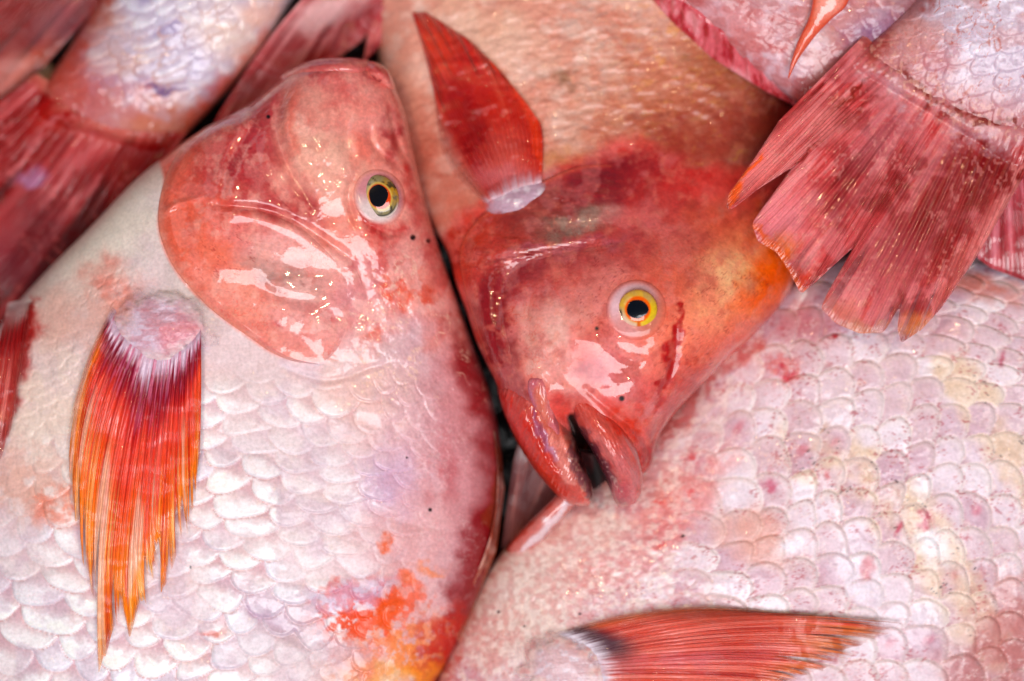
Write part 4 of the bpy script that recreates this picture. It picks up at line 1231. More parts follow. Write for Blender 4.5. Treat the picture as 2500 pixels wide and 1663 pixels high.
def col_A(x, y, i=None):
    d, side, fr = dist_line(x, y, HEADLINE)
    sd = -d * side
    k = ss(780, 900, x)
    hm = ss(-6 - 70 * k, 8 + 80 * k, sd + k * (170 * (fbm(x / 50, y / 50, 150) - .5)))
    C = np.tile(lin((222, 204, 208)), (len(x), 1))
    if i is not None and 'sc' in i:
        e, i1, i2, lu, lv = i['sc']
        st = scale_str_A(x, y)
        tipm = ss(.15, .75, lu + .25 * (fbm(x / 16, y / 16, 151, 3) - .5) * 2) * (.5 + .6 * i1)
        C = mixc(C, (248, 249, 253), np.clip(tipm * 1.2, 0, 1) * st)
        C = mixc(C, (208, 174, 184), ss(.5, 0, lu) * st * .9)
        C = mixc(C, (196, 150, 152), ss(.88, .99, e) * st * .8)
        C = mixc(C, (226, 222, 236), ss(.6, .9, i2) * st * .6)
        C = mixc(C, (226, 186, 160), ss(.85, 1, i2 * ss(.2, .9, abs(lv))) * .4 * st)
    f = fbm(x / 70, y / 70, 152, 4)
    C = mixc(C, (206, 186, 200), ss(.52, .72, f) * .5)
    C = paint(C, x, y, [
        E(230, 560, 210, 130, -50, (234, 226, 218), .95, .6), E(480, 690, 90, 70, 40, (206, 196, 192), .85, .7, .3), E(400, 400, 60, 50, -40, (226, 206, 196), .6, .8),
        E(100, 1000, 130, 200, 10, (232, 216, 206), .8, .8, .4), E(70, 1180, 140, 80, 20, (222, 180, 168), .75, .8, .6, 24), E(150, 1230, 60, 50, 0, (226, 130, 100), .6, .7, .8, 20),
        E(270, 700, 80, 56, 30, (222, 148, 136), .9, .7, .4), E(250, 780, 70, 80, -50, (218, 176, 166), .7, .8, .5), E(130, 780, 60, 80, 20, (216, 170, 156), .6, .8),
        # pink right side
        E(1040, 1060, 140, 330, -6, (218, 180, 188), .9, .8), E(1110, 800, 70, 190, -12, (212, 140, 142), .85, .8), E(1120, 1150, 60, 260, -4, (204, 140, 146), .7, .9), E(960, 1180, 60, 70, 0, (206, 186, 220), .6, .8),
        E(880, 960, 120, 100, 0, (230, 198, 194), .8, .8, .4), E(1010, 1400, 120, 200, 0, (220, 172, 174), .8, .8, .3),
        L([(1090, 780), (1150, 900), (1196, 1030), (1212, 1160), (1196, 1320), (1150, 1470), (1080, 1610), (1020, 1720)], 50, (158, 44, 52), .93, .95),  # crimson edge, with the shading of the turned-away flank painted in
        L([(1190, 1260), (1150, 1420), (1090, 1560)], 44, (146, 22, 34), .8, .8, .3), E(1080, 1150, 20, 80, 0, (190, 96, 104), .5, .8, .3),
        L([(1218, 1050), (1216, 1200), (1196, 1330)], 14, (150, 80, 40), .5, .8),
        # left edge pelvic redness
        L([(80, 740), (50, 830), (20, 930), (0, 1050)], 34, (180, 40, 40), .9, .7), L([(90, 720), (60, 860)], 24, (190, 60, 56), .6, .8),
        # orange stains at the bottom
        E(900, 1500, 130, 80, -10, (230, 92, 42), .95, .7, .95, 15), E(960, 1610, 150, 80, -20, (238, 150, 84), .85, .8, .8, 18), E(1080, 1600, 70, 110, 20, (196, 40, 24), .9, .7, .8, 18),
        E(960, 1480, 60, 30, -30, (230, 110, 56), .8, .6, .4), E(830, 1450, 30, 18, 20, (228, 100, 50), .9, .6, .5, 14), E(945, 1328, 17, 14, 20, (226, 120, 80), .9, .6, .3, 14),
        E(1050, 1385, 34, 10, 0, (232, 150, 110), .8, .7), E(985, 1420, 26, 16, 30, (230, 120, 70), .8, .6, .5), E(515, 1540, 20, 12, 20, (214, 120, 110), .8, .6, .5),
        E(1040, 1630, 60, 30, 0, (240, 160, 60), .8, .7, .4), E(930, 1650, 80, 30, 0, (236, 190, 130), .7, .8, .4), E(880, 1600, 60, 70, 0, (226, 130, 110), .6, .8, .4),
        E(860, 1450, 90, 30, -20, (200, 176, 208), .6, .8), L([(600, 1480), (660, 1520), (720, 1550)], 18, (184, 160, 188), .8, .8), L([(560, 1420), (700, 1520), (860, 1600)], 60, (206, 184, 198), .6, .8),
        E(700, 1600, 140, 60, 10, (212, 196, 200), .5, .8)], 18, 45, 153)
    # head
    H = np.tile(lin((230, 150, 138)), (len(x), 1))
    H = paint(H, x, y, [
        E(470, 560, 120, 160, 0, (228, 112, 84), .97, .6), E(520, 420, 110, 80, -30, (224, 108, 88), .9, .6), E(560, 640, 110, 90, 30, (232, 128, 106), .9, .7),
        E(470, 620, 70, 70, 0, (226, 120, 96), .6, .8),
        E(600, 370, 90, 130, 30, (178, 36, 52), .97, .7, .15), E(680, 260, 60, 60, -40, (196, 70, 78), .8, .7), E(660, 480, 120, 50, 20, (180, 50, 64), .92, .7, .25), E(740, 520, 60, 30, 30, (178, 34, 50), .9, .6, .3),
        E(640, 330, 60, 80, 0, (178, 50, 66), .7, .8), E(560, 330, 30, 60, 30, (206, 84, 80), .6, .8),
        E(790, 360, 100, 130, -20, (228, 184, 170), .97, .6, .15), E(790, 250, 90, 60, 0, (230, 166, 156), .85, .7), E(720, 280, 18, 90, 10, (222, 120, 104), .7, .7),
        E(830, 190, 130, 44, 5, (202, 104, 104), .9, .7, .3), E(900, 280, 70, 80, 0, (230, 152, 144), .85, .7), E(960, 330, 14, 70, -12, (172, 30, 40), .85, .7),
        L([(690, 185), (830, 155), (940, 185)], 16, (186, 78, 84), .7, .8), E(880, 360, 40, 40, 0, (222, 110, 92), .6, .8),
        E(650, 590, 110, 34, 18, (222, 142, 146), .9, .7), E(600, 580, 50, 90, -20, (210, 96, 86), .6, .8),
        E(730, 660, 140, 74, 25, (226, 172, 168), .92, .7, .2), E(690, 690, 90, 40, 30, (176, 144, 140), .85, .7, .3), E(740, 700, 70, 22, 20, (160, 128, 124), .5, .8),
        E(620, 740, 110, 50, 40, (234, 158, 142), .8, .7), E(800, 800, 130, 80, 20, (226, 168, 168), .92, .7, .2), E(740, 830, 90, 40, 30, (232, 160, 154), .8, .7), E(880, 780, 80, 70, 0, (228, 164, 162), .8, .8),  # pale pink of the lower gill, wet reflection painted in
        E(815, 775, 24, 20, 0, (190, 50, 58), .9, .7), E(680, 810, 14, 12, 0, (196, 80, 90), .8, .7), E(900, 700, 70, 90, 0, (206, 136, 150), .7, .8, .3),
        # cheek with reddish crust
        E(930, 610, 60, 46, 20, (206, 60, 46), .9, .6, .5, 20), E(990, 720, 56, 40, 10, (224, 92, 60), .9, .6, .55, 22), E(1020, 740, 36, 22, 0, (206, 64, 48), .8, .7, .3), E(970, 620, 40, 50, 0, (190, 34, 34), .8, .7, .4),
        L([(880, 470), (905, 540), (990, 570)], 14, (190, 36, 36), .9, .7, .4, 12), L([(1000, 430), (1020, 520), (1060, 640)], 26, (200, 46, 44), .85, .7, .3),
        E(850, 560, 60, 40, 40, (222, 132, 116), .8, .7, .5, 20), E(950, 840, 70, 40, -20, (222, 116, 90), .7, .7, .6, 20), E(880, 870, 40, 16, -10, (216, 80, 50), .85, .7, .3),
        E(960, 780, 110, 70, 0, (226, 172, 172), .8, .8, .4, 26), E(1000, 640, 60, 90, 0, (224, 156, 152), .7, .8, .5, 24), E(1090, 700, 34, 150, -14, (206, 112, 112), .7, .8), E(990, 720, 56, 34, 10, (228, 96, 60), .85, .6, .7, 14), E(940, 830, 60, 20, -20, (224, 96, 60), .7, .7, .8, 14)], 18, 45, 155)
    H = mixc(H, (240, 184, 180), .07 + ss(.46, .66, fbm(x / 52, y / 52, 154, 5)) * .22)
    vm = ss(.4, .95, veins(x, y, 30, .028, 156)) * np.exp(-((x - 560) / 90) ** 2 - ((y - 620) / 110) ** 2)
    H = mixc(H, (160, 30, 34), vm * .75)
    H = mixc(H, (238, 182, 172), ss(.50, .78, fbm(x / 24, y / 24, 157, 5)) * .45)
    H = mixc(H, (196, 76, 74), ss(.46, .25, fbm(x / 36, y / 36, 162, 5)) * .22)
    H = H * (0.91 + .2 * fbm(x / 10, y / 10, 158, 3))[:, None]
    blt = ss(.52, .6, fbm(x / 44, y / 44, 169, 5)) * ss(640, 760, x) * ss(560, 680, y)
    H = mixc(H, (242, 196, 192), blt * .6)  # pale blots, more of the painted reflection on the lower gill
    fl = film(x, y, 36, 159) * ss(.42, .55, fbm(x / 90, y / 90, 160)) * ss(760, 900, x) * ss(560, 650, y) * ss(1050, 900, y)
    C = C + (H - C) * hm[:, None]
    C = mixc(C, (246, 214, 198), fl * .7)
    fl2 = film(x, y, 24, 163) * ss(.5, .6, fbm(x / 110, y / 110, 164)) * (1 - hm)
    C = mixc(C, (240, 226, 224), fl2 * .2)
    C = C * (0.95 + .1 * fbm(x / 9, y / 9, 165, 2))[:, None]
    C = specks(C, x, y, [(655, 285, 5), (1050, 1245, 5), (1008, 580, 7), (1046, 588, 6), (465, 1385, 3), (1660, 900, 3), (993, 1117, 3)])
    W = .08 + .42 * ss(.46, .6, fbm(x / 90, y / 90, 161, 3)) * scale_str_A(x, y)
    W = np.maximum(W, ss(760, 860, x) * ss(800, 860, y) * ss(1080, 940, y) * .6)
    W = W + (.85 - W) * hm
    return C, W


def scale_str_A(x, y):
    d, side, fr = dist_line(x, y, smooth_line([(-100, 880), (80, 1000), (250, 960), (480, 900), (640, 910), (790, 930), (960, 900), (1150, 900)], 4))
    m = ss(-10, 90, d * side)
    return m * ss(1120, 880, x + .12 * (y - 1200)) * (.35 + .65 * ss(.3, .5, fbm(x / 150, y / 150, 166, 2)))


def fish_left():
    T = thing('fish', 'large white bellied fish on the left with salmon head, orange pectoral fin and gold eye', 'fish', 560, 1000, 0.0, GROUP)

    def disp(x, y, i):
        V_ = i['v'] * 1180
        i['vv'] = V_ * .97 + .25 * i['u']
        u_ = i['u']
        i['u'] = u_ * .97 - .25 * V_
        e_ = scaly(x, y, i, 50, 96, 171, .0018, jit=.2)
        st = scale_str_A(x, y)
        wq = 26 * (fbm(x / 40, y / 40, 174, 3) - .5)
        e2, a, b, lu2, lv2 = scales(i['u'] + 13 + wq, i['vv'] - wq, 28, 50, 175, jit=.35)
        left = ss(330, 160, x) * ss(760, 860, y) * ss(1250, 1050, y)
        dz = e_ * st * (1 - left) + left * .0007 * np.clip(lu2, 0, 1) * (1 - ss(.7, 1, e2))
        dz += .0008 * np.clip(lu2, 0, 1) * (1 - ss(.7, 1, e2)) * np.exp(-((x - 270) / 80) ** 2 - ((y - 720) / 70) ** 2)
        dz += creases(x, y, [
            ([(530, 500), (640, 510), (742, 552), (860, 640)], 9, -1.2), ([(742, 552), (820, 600), (870, 650), (900, 740)], 12, -.9),
            ([(700, 210), (672, 300), (700, 400), (760, 500)], 14, -2.0), ([(720, 220), (700, 300), (725, 390), (780, 480)], 14, 1.0), ([(860, 250), (840, 330), (860, 400)], 16, -1.2), ([(900, 300), (915, 360), (975, 410)], 10, -1.4), ([(880, 540), (950, 570), (1000, 560)], 8, -1.4), ([(870, 420), (850, 480), (870, 550)], 8, -1.2), ([(630, 250), (560, 330), (520, 430), (530, 500)], 14, -.6),
            ([(900, 205), (940, 185), (960, 190)], 5, -1.2), ([(950, 250), (965, 330), (990, 390)], 9, -1.4), ([(690, 900), (800, 930), (900, 900), (960, 880)], 8, -.8),
            ([(600, 1480), (660, 1520), (760, 1580)], 18, -1.0), ([(880, 1230), (1000, 1280), (1130, 1300)], 12, -.5), ([(860, 1320), (1000, 1370), (1120, 1390)], 12, -.5),
            ([(840, 1420), (980, 1460), (1100, 1480)], 12, -.5), ([(700, 800), (760, 850), (830, 880)], 7, -.5)])
        dz += bumps(x, y, [(925, 482, 95, 105, -15, 3.2), (925, 482, 58, 66, -15, -2.6), (790, 360, 90, 110, 0, 1.8), (600, 400, 90, 110, 20, 1.2), (720, 660, 110, 50, 25, -1.6),
                           (800, 800, 90, 60, 20, 1.0), (830, 180, 110, 30, 0, 1.0), (815, 775, 18, 16, 0, -1.2)])
        hd = ss(0, 60, 900 - y) * ss(380, 480, x)
        dz += .0018 * (fbm(x / 90, y / 90, 176, 2) - .5) + (1 - hd) * .0002 * (fbm(x / 12, y / 12, 177, 3) - .5)
        crust = ss(860, 960, x) * ss(560, 660, y) * ss(1300, 1050, y)
        dz += crust * .0005 * (fbm(x / 22, y / 22, 178, 4) - .5) * 2
        return dz
    body_loft('body', [(800, 152, 850, 150), (735, 165, 895, 158), (672, 205, 950, 190), (592, 264, 985, 262), (500, 312, 1008, 360), (425, 365, 1032, 470), (330, 440, 1064, 580), (215, 560, 1112, 720),
                       (105, 670, 1158, 850), (15, 775, 1202, 975), (-75, 920, 1226, 1120), (-140, 1120, 1222, 1240), (-180, 1350, 1190, 1390), (-170, 1600, 1120, 1560), (-100, 1850, 1020, 1750),
                       (100, 2150, 900, 2050), (350, 2400, 700, 2300)],
              [.060, .058, .056, .055, .054, .052, .050, .048, .046, .045, .045, .045, .045, .045, .045, .045, .045],
              [.012, .018, .023, .028, .031, .034, .037, .039, .040, .041, .041, .041, .040, .039, .037, .030, .015], 700, 440, disp, col_A, M_BODY, T, power=.68)
    HA = spread(LAST[0], 8)

    def gc(x, y, i):
        C, W = col_A(x + 14 * ss(.12, 0, i['v']), y, None)
        rim = ss(.07, .0, i['v'])
        C = mixc(C, (222, 158, 142), rim * .7)
        return C, np.maximum(W, .8)
    patch('gill_cover', [(600, 262, 640, 262), (520, 306, 650, 300), (452, 352, 640, 350), (408, 420, 660, 410), (387, 490, 700, 470), (384, 551, 760, 530), (398, 605, 810, 580), (424, 658, 850, 630), (462, 704, 880, 680),
                         (510, 753, 890, 730), (560, 792, 890, 770), (610, 826, 880, 800), (660, 860, 860, 825), (715, 882, 840, 845), (775, 890, 810, 870)], 330, 170,
          lambda U, V: (.0008 + .0020 * ss(0, .10, V)) * ss(1, .5, V) * ss(0, .1, U) - .0003 - .002 * ss(.010, 0, V), gc, M_HEAD, T, H=blur(HA, 4), zadd=lambda x, y, i: .0008 * (fbm(x / 90, y / 90, 181, 2) - .5) + creases(x, y, [
              ([(520, 500), (640, 512), (742, 552), (850, 640)], 8, -2.2), ([(530, 520), (640, 534), (735, 575), (830, 650)], 12, .7), ([(500, 480), (430, 500), (400, 520)], 8, 1.2),
                  ([(640, 260), (600, 330), (560, 400), (540, 490)], 14, -1.2), ([(700, 300), (665, 380), (690, 460), (760, 530)], 12, -1.6), ([(620, 700), (700, 730), (780, 740)], 16, -1.0)]))

    # lips at the blunt end of the snout
    def lipc(x, y, i):
        C = col_A(x, y + 20)[0]
        C = paint(C, x, y, [L([(690, 212), (760, 200), (830, 196), (930, 200)], 9, (150, 52, 58), .85, .6), E(820, 170, 100, 16, 2, (206, 110, 110), .7, .7), E(930, 175, 18, 16, 0, (190, 70, 70), .7, .7)], 8, 30, 148)
        return C, np.ones_like(x)
    body_loft('lower_lip', [(676, 196, 690, 206), (690, 180, 706, 208), (745, 152, 762, 201), (800, 141, 815, 196), (862, 141, 872, 192), (900, 146, 900, 190)],
              [.052, .056, .060, .062, .062, .060], [.007, .011, .015, .0165, .016, .012], 120, 50, lambda x, y, i: .0008 * (fbm(x / 22, y / 22, 149) - .5), lipc, M_HEAD, T, power=.6)
    body_loft('upper_lip', [(878, 150, 884, 192), (915, 150, 914, 200), (945, 168, 936, 212), (962, 200, 945, 222), (968, 225, 955, 232)],
              [.060, .061, .060, .058, .055], [.010, .0155, .016, .013, .008], 90, 50, lambda x, y, i: .0008 * (fbm(x / 22, y / 22, 150) - .5), lipc, M_HEAD, T, power=.6)

    # eye
    ez = float(hm_read(np.array([925.]), np.array([482.]), HA)[0]) + .0012

    def sock(R, A, x, y):
        C = np.tile(lin((206, 150, 156)), (len(R), 1))
        C = mixc(C, (226, 214, 214), ss(.2, -.9, np.cos(A + .9)) * .9)
        C = mixc(C, col_A(x, y)[0], ss(.70, .95, R))
        return C, np.ones_like(R) * .45
    eye = ell_dome('eye', 925, 482, 68, 76, -22, ez, .0016, sock, M_EYE, T, power=.8, H=blur(HA, 3))

    def iris(R, A, x, y):
        n = fbm(np.cos(A) * 3 + R * 3, np.sin(A) * 3, 28, 4)
        C = np.tile(lin((160, 150, 112)), (len(R), 1))
        C = mixc(C, (196, 150, 40), ss(.5, .95, np.cos(A - .0)) * .8)
        C = mixc(C, (58, 52, 42), ss(.50, .60, n) * ss(.55, .65, R) * .85)
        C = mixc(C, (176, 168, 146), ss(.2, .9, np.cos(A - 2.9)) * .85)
        C = mixc(C, (150, 140, 120), ss(.45, .7, fbm(x / 12, y / 12, 29)) * .5)
        C = mixc(C, (60, 62, 58), ss(.80, .88, R) * ss(.97, .90, R) * ss(-.1, .6, np.cos(A - 2.1)) * .8)
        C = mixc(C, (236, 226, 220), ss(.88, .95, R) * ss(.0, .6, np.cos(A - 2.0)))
        C = mixc(C, (222, 84, 40), ss(.62, .54, R) * .9)
        C = mixc(C, (216, 186, 110), ss(.55, .60, R) * ss(.70, .64, R) * .8)
        return C, np.ones_like(R)
    ir = ell_dome('iris', 927, 480, 46, 55, -24, ez + .0000, .0028, iris, M_EYE, eye, power=.5)

    def pup(R, A, x, y):
        return np.tile(lin((30, 30, 36)), (len(R), 1)), np.ones_like(R)
    ell_dome('pupil', 924, 478, 23, 27, -15, ez + .0027, .00012, pup, M_EYE, ir, power=1.0, uneven=.6)

    # pectoral fin
    def fc(x, y, i):
        t, s = i['t'], i['s']
        n = streaks(i, 184, 2.2, 1.6)
        n2 = streaks(i, 186, 5.0, 2.0)
        C = np.tile(lin((206, 40, 44)), (len(x), 1))
        d = s + .12 * (fbm(t * 18, s * 2, 187) - .5) * 2
        C = mixc(C, (170, 6, 34), ss(.30, .08, d))
        C = mixc(C, (228, 96, 74), ss(.18, .34, d))
        C = mixc(C, (234, 116, 48), ss(.34, .52, d))
        C = mixc(C, (238, 156, 34), ss(.50, .78, d) * .9)
        C = mixc(C, (232, 150, 30), ss(.14, .02, t) * ss(.1, .3, s) * .9)
        C = mixc(C, (228, 100, 20), ss(.94, .99, t) * ss(.1, .4, s) * .8)
        C = mixc(C, (232, 120, 110), ss(.52, .72, n) * ss(.1, .3, s) * ss(.9, .5, s) * .75)
        C = mixc(C, (196, 36, 24), ss(.48, .32, n) * ss(.2, .4, s) * .6)
        C = mixc(C, (244, 200, 140), ss(.56, .72, n2) * ss(.35, .6, s) * .8)
        C = mixc(C, (232, 196, 180), ss(.62, .74, fbm(t * 24, s * 1.6, 188, 3)) * ss(.25, .5, s) * .75)
        C = mixc(C, (140, 22, 66), ss(.26, .10, s + .1 * (fbm(t * 60, s * 8, 189) - .5)) * .8)
        C = mixc(C, (212, 190, 208), ss(.13, .05, s + .13 * (fbm(t * 50, s * 9, 189) - .5)))
        C = mixc(C, (206, 120, 150), ss(.55, .7, fbm(t * 70, s * 10, 190, 3)) * ss(.35, .1, s) * .7)
        return C, .55 + .45 * ss(.4, .6, fbm(x / 40, y / 70, 191))
    def pb(R, A, x, y):
        C = np.tile(lin((210, 176, 190)), (len(R), 1))
        C = mixc(C, (226, 214, 230), ss(.4, .65, fbm(x / 30, y / 14, 192)) * .7)
        C = mixc(C, (206, 150, 160), ss(.5, .75, fbm(x / 34, y / 12, 193)) * .6)
        C = mixc(C, (216, 140, 150), ss(.2, .9, np.cos(A - .4)) * .7)
        C = mixc(C, (150, 70, 110), ss(.6, .8, R) * ss(.2, .7, np.sin(A)) * .3)
        C = mixc(C, col_A(x, y)[0], ss(.36, .72, R + .5 * (fbm(x / 26, y / 20, 6) - .5)))
        return C, np.ones_like(R) * .25
    bz = float(hm_read(np.array([390.]), np.array([790.]), HA)[0])
    base = ell_dome('fin_base', 388, 800, 168, 128, 10, bz, .0058, pb, M_FLESH, T, power=1.8, nr=80, na=200, H=blur(HA, 3), uneven=1, write=True)
    H2 = np.maximum(blur(HA, 3), blur(LAST[0], 1) - .0002)
    pf = fin('pectoral_fin', [(0, 278, 745), (.12, 296, 790), (.3, 335, 824), (.5, 384, 842), (.7, 430, 838), (.88, 468, 814), (1, 490, 790)],
             [(0, 205, 900), (.15, 210, 1010), (.3, 240, 1130), (.42, 285, 1250), (.55, 345, 1250), (.7, 400, 1180), (.85, 455, 1080), (1, 491, 970)],
             [(0, 158, 1090), (.07, 165, 1170), (.14, 182, 1290), (.20, 200, 1330), (.26, 215, 1420), (.32, 236, 1500), (.355, 240, 1640), (.40, 262, 1600), (.44, 285, 1520), (.47, 300, 1470), (.50, 318, 1545), (.56, 350, 1480), (.62, 385, 1400),
              (.655, 395, 1300), (.70, 392, 1450), (.76, 425, 1360), (.82, 455, 1260), (.86, 458, 1310), (.92, 478, 1200), (1, 487, 1120)],
             24, fc, M_FIN, T, 240, 420, None, None, fray=.05, thin=.95, soft_t=(.06, 0), seed=26, ridge=.0012, drape=.0016, H=H2)

    base.parent = pf

    # pelvic fin folded along the left edge
    def vc(x, y, i):
        n = streaks(i, 194, 2.0, 1.5)
        C = np.tile(lin((186, 74, 72)), (len(x), 1))
        C = mixc(C, (216, 136, 132), ss(.5, .72, n) * .8)
        C = mixc(C, (160, 26, 30), ss(.5, .25, i['s']) * .8)
        C = mixc(C, col_A(x, y)[0], np.clip(ss(.22, 0, i['s']) + ss(.75, 1, i['t']) * .8, 0, 1))
        return C, np.ones_like(x)
    fin('pelvic_fin', [(0, 20, 740), (1, 85, 725)], None, [(0, -60, 1080), (.5, 0, 1130), (1, 40, 1010)], 8, vc, M_FIN, T, 120, 80, None, None, fray=.05, thin=.6, soft_t=(0, .4), seed=27, ridge=.0012, drape=.0018, H=blur(HA, 2))

    # folded dorsal fin along the right edge
    def dc(x, y, i):
        n = streaks(i, 196, 1.5, 2.0)
        C = np.tile(lin((176, 92, 74)), (len(x), 1))
        C = mixc(C, (216, 170, 160), ss(.5, .72, n) * .9)
        C = mixc(C, (190, 90, 20), ss(.86, .98, i['s']) * .9)
        return C, np.ones_like(x)
    fin('dorsal_fin', [(0, 1205, 1050), (.3, 1214, 1180), (.6, 1190, 1330), (1, 1100, 1540)], None, [(0, 1216, 1060), (.3, 1232, 1190), (.6, 1212, 1345), (1, 1120, 1570)], 9, dc, M_FIN, T, 40, 200, .062, .050, fray=.0, seed=28,
        ridge=.0008, H=np.zeros_like(HA))
    return T, HA


# ------------------------------------------------------------------ FISH E: flank, folded fin and orange spine at the top right
def fish_top_right():
    T = thing('fish', 'fish at the top right between two others, purplish flank with thin orange pointed fin', 'fish', 1950, -80, 0.03, GROUP)

    def disp(x, y, i):
        i['vv'] = i['v'] * 700
        return scaly(x, y, i, 44, 80, 201, .0004) + .0014 * (fbm(x / 60, y / 60, 202, 4) - .5)

    def col(x, y, i):
        e, i1, i2, lu, lv = i['sc']
        C = np.tile(lin((200, 150, 156)), (len(x), 1))
        C = mixc(C, (222, 196, 208), ss(.5, .66, fbm(x / 50, y / 34, 203, 4)) * .8)
        C = mixc(C, (196, 104, 104), ss(.55, .7, fbm(x / 50, y / 40, 204, 4)) * .6)
        C = mixc(C, (236, 222, 228), film(x, y, 60, 205) * .2)
        C = mixc(C, (190, 110, 112), ss(.9, .98, e) * .4)
        C = paint(C, x, y, [E(2140, 110, 90, 60, -40, (146, 110, 150), .8, .8), E(2060, 190, 100, 50, -30, (172, 110, 112), .8, .8), E(2230, 0, 60, 50, 0, (150, 100, 110), .7, .8),
                            E(1800, 60, 80, 40, 30, (216, 140, 138), .6, .7, .4), E(2000, 120, 50, 30, -30, (216, 196, 196), .5, .7, .4), E(1960, 240, 40, 40, 0, (170, 70, 70), .7, .8)], 18, 40, 206)
        return C, np.ones_like(x) * .45
    body_loft('body', [(1550, -500, 1900, -640), (1500, -200, 2300, -450), (1590, -50, 2420, -220), (1690, 40, 2420, -60), (1790, 130, 2330, 90), (1880, 205, 2200, 220), (1950, 258, 2100, 300), (2010, 300, 2060, 330)],
              [.052, .052, .052, .052, .052, .052, .054, .054], [.012, .022, .024, .024, .022, .018, .013, .006], 240, 230, disp, col, M_BODY, T, power=.6)
    HE = spread(LAST[0], 6)

    def fc(x, y, i):
        n = streaks(i, 207, 3.0, 2.0)
        C = np.tile(lin((214, 116, 126)), (len(x), 1))
        C = mixc(C, (232, 168, 176), ss(.5, .7, n) * .8)
        C = mixc(C, (180, 46, 60), ss(.46, .3, n) * .9)
        return C, np.ones_like(x)
    fin('anal_fin', [(0, 1560, -80), (.4, 1700, 10), (.8, 1860, 130), (1, 1950, 200)], None, [(0, 1540, -60), (.3, 1640, 55), (.55, 1740, 145), (.8, 1870, 225), (1, 1945, 262)], 7, fc, M_FIN, T, 60, 160, .066, .056, seed=31, ridge=.0012, H=np.zeros_like(HE))

    def oc(x, y, i):
        C = np.tile(lin((226, 118, 92)), (len(x), 1))
        C = mixc(C, (234, 160, 146), ss(60, 20, y) * .9)
        C = mixc(C, (226, 84, 30), ss(.30, .5, abs(i['v'])) * .9)
        return C, np.ones_like(x)
    body_loft('pelvic_fin', [(1975, -120, 2100, -120), (1984, -40, 2080, -30), (1982, 10, 2066, 15), (1972, 50, 2030, 48), (1950, 95, 1990, 90), (1933, 145, 1950, 145), (1923, 190, 1926, 192)],
              [.080, .079, .078, .077, .076, .075, .074], [.004, .004, .004, .0035, .003, .0025, .001], 120, 40, None, oc, M_FIN, T, power=.6)


# ------------------------------------------------------------------ fish at the right edge behind the big tail
def fish_right_edge():
    T = thing('fish', 'fish at the right edge behind the big tail, only a pink ribbed fin in view', 'fish', 2700, 640, 0.0, GROUP)

    def col(x, y, i):
        return np.tile(lin((206, 150, 152)), (len(x), 1)), np.ones_like(x)
    body_loft('body', [(2480, -50, 2900, 0), (2440, 200, 3000, 200), (2440, 450, 3000, 450), (2560, 640, 2900, 640)], .046, .022, 60, 60, None, col, M_BODY, T)

    def fc(x, y, i):
        n = streaks(i, 217, 1.6, 1.6)
        C = np.tile(lin((190, 84, 96)), (len(x), 1))
        C = mixc(C, (222, 140, 152), ss(.5, .7, n) * .9)
        C = mixc(C, (150, 34, 46), ss(.47, .3, n) * .8)
        return C, np.ones_like(x)
    fin('anal_fin', [(0, 2400, 330), (1, 2560, 380)], None, [(0, 2385, 630), (.15, 2420, 655), (.6, 2540, 700), (1, 2680, 720)], 12, fc, M_FIN, T, 90, 120, .066, .062, seed=33, ridge=.0013, H=np.zeros((HH, HW)))


# ------------------------------------------------------------------ FISH D: the big split tail at the right
def col_D(x, y, i=None):
    C = np.tile(lin((210, 196, 212)), (len(x), 1))
    C = mixc(C, (232, 226, 240), ss(.45, .7, fbm(x / 40, y / 40, 221, 4)))
    C = mixc(C, (206, 172, 180), ss(.5, .7, fbm(x / 70, y / 50, 222, 4)) * .8)
    v = ss(.2, .9, veins(x, y, 55, .028, 223))
    C = mixc(C, (190, 112, 100), v * .7 * ss(2120, 2260, x))
    C = mixc(C, (240, 238, 248), film(x, y, 50, 224) * .25)
    base = dist_line(x, y, smooth_line([(2100, 100), (2190, 175), (2290, 260), (2400, 290), (2540, 330)], 5))
    C = mixc(C, (196, 128, 130), np.exp(-(base[0] / 75) ** 2) * .85)
    C = paint(C, x, y, [L([(2270, -20), (2180, 70), (2090, 140), (1990, 210)], 40, (172, 74, 60), .8, .7, .3), L([(2200, 165), (2270, 250), (2340, 280), (2480, 300)], 14, (140, 52, 40), .85, .6, .6, 14),
                        E(2230, 100, 60, 60, 0, (212, 160, 156), .7, .8, .5), E(2280, 140, 60, 40, 40, (200, 140, 150), .7, .7, .5)], 16, 30, 225)
    sp = ss(.68, .74, vn(x / 8, y / 8, 226)) * np.exp(-(base[0] / 70) ** 2)
    C = mixc(C, (232, 190, 176), sp * .45)
    return C, np.ones_like(x) * .4


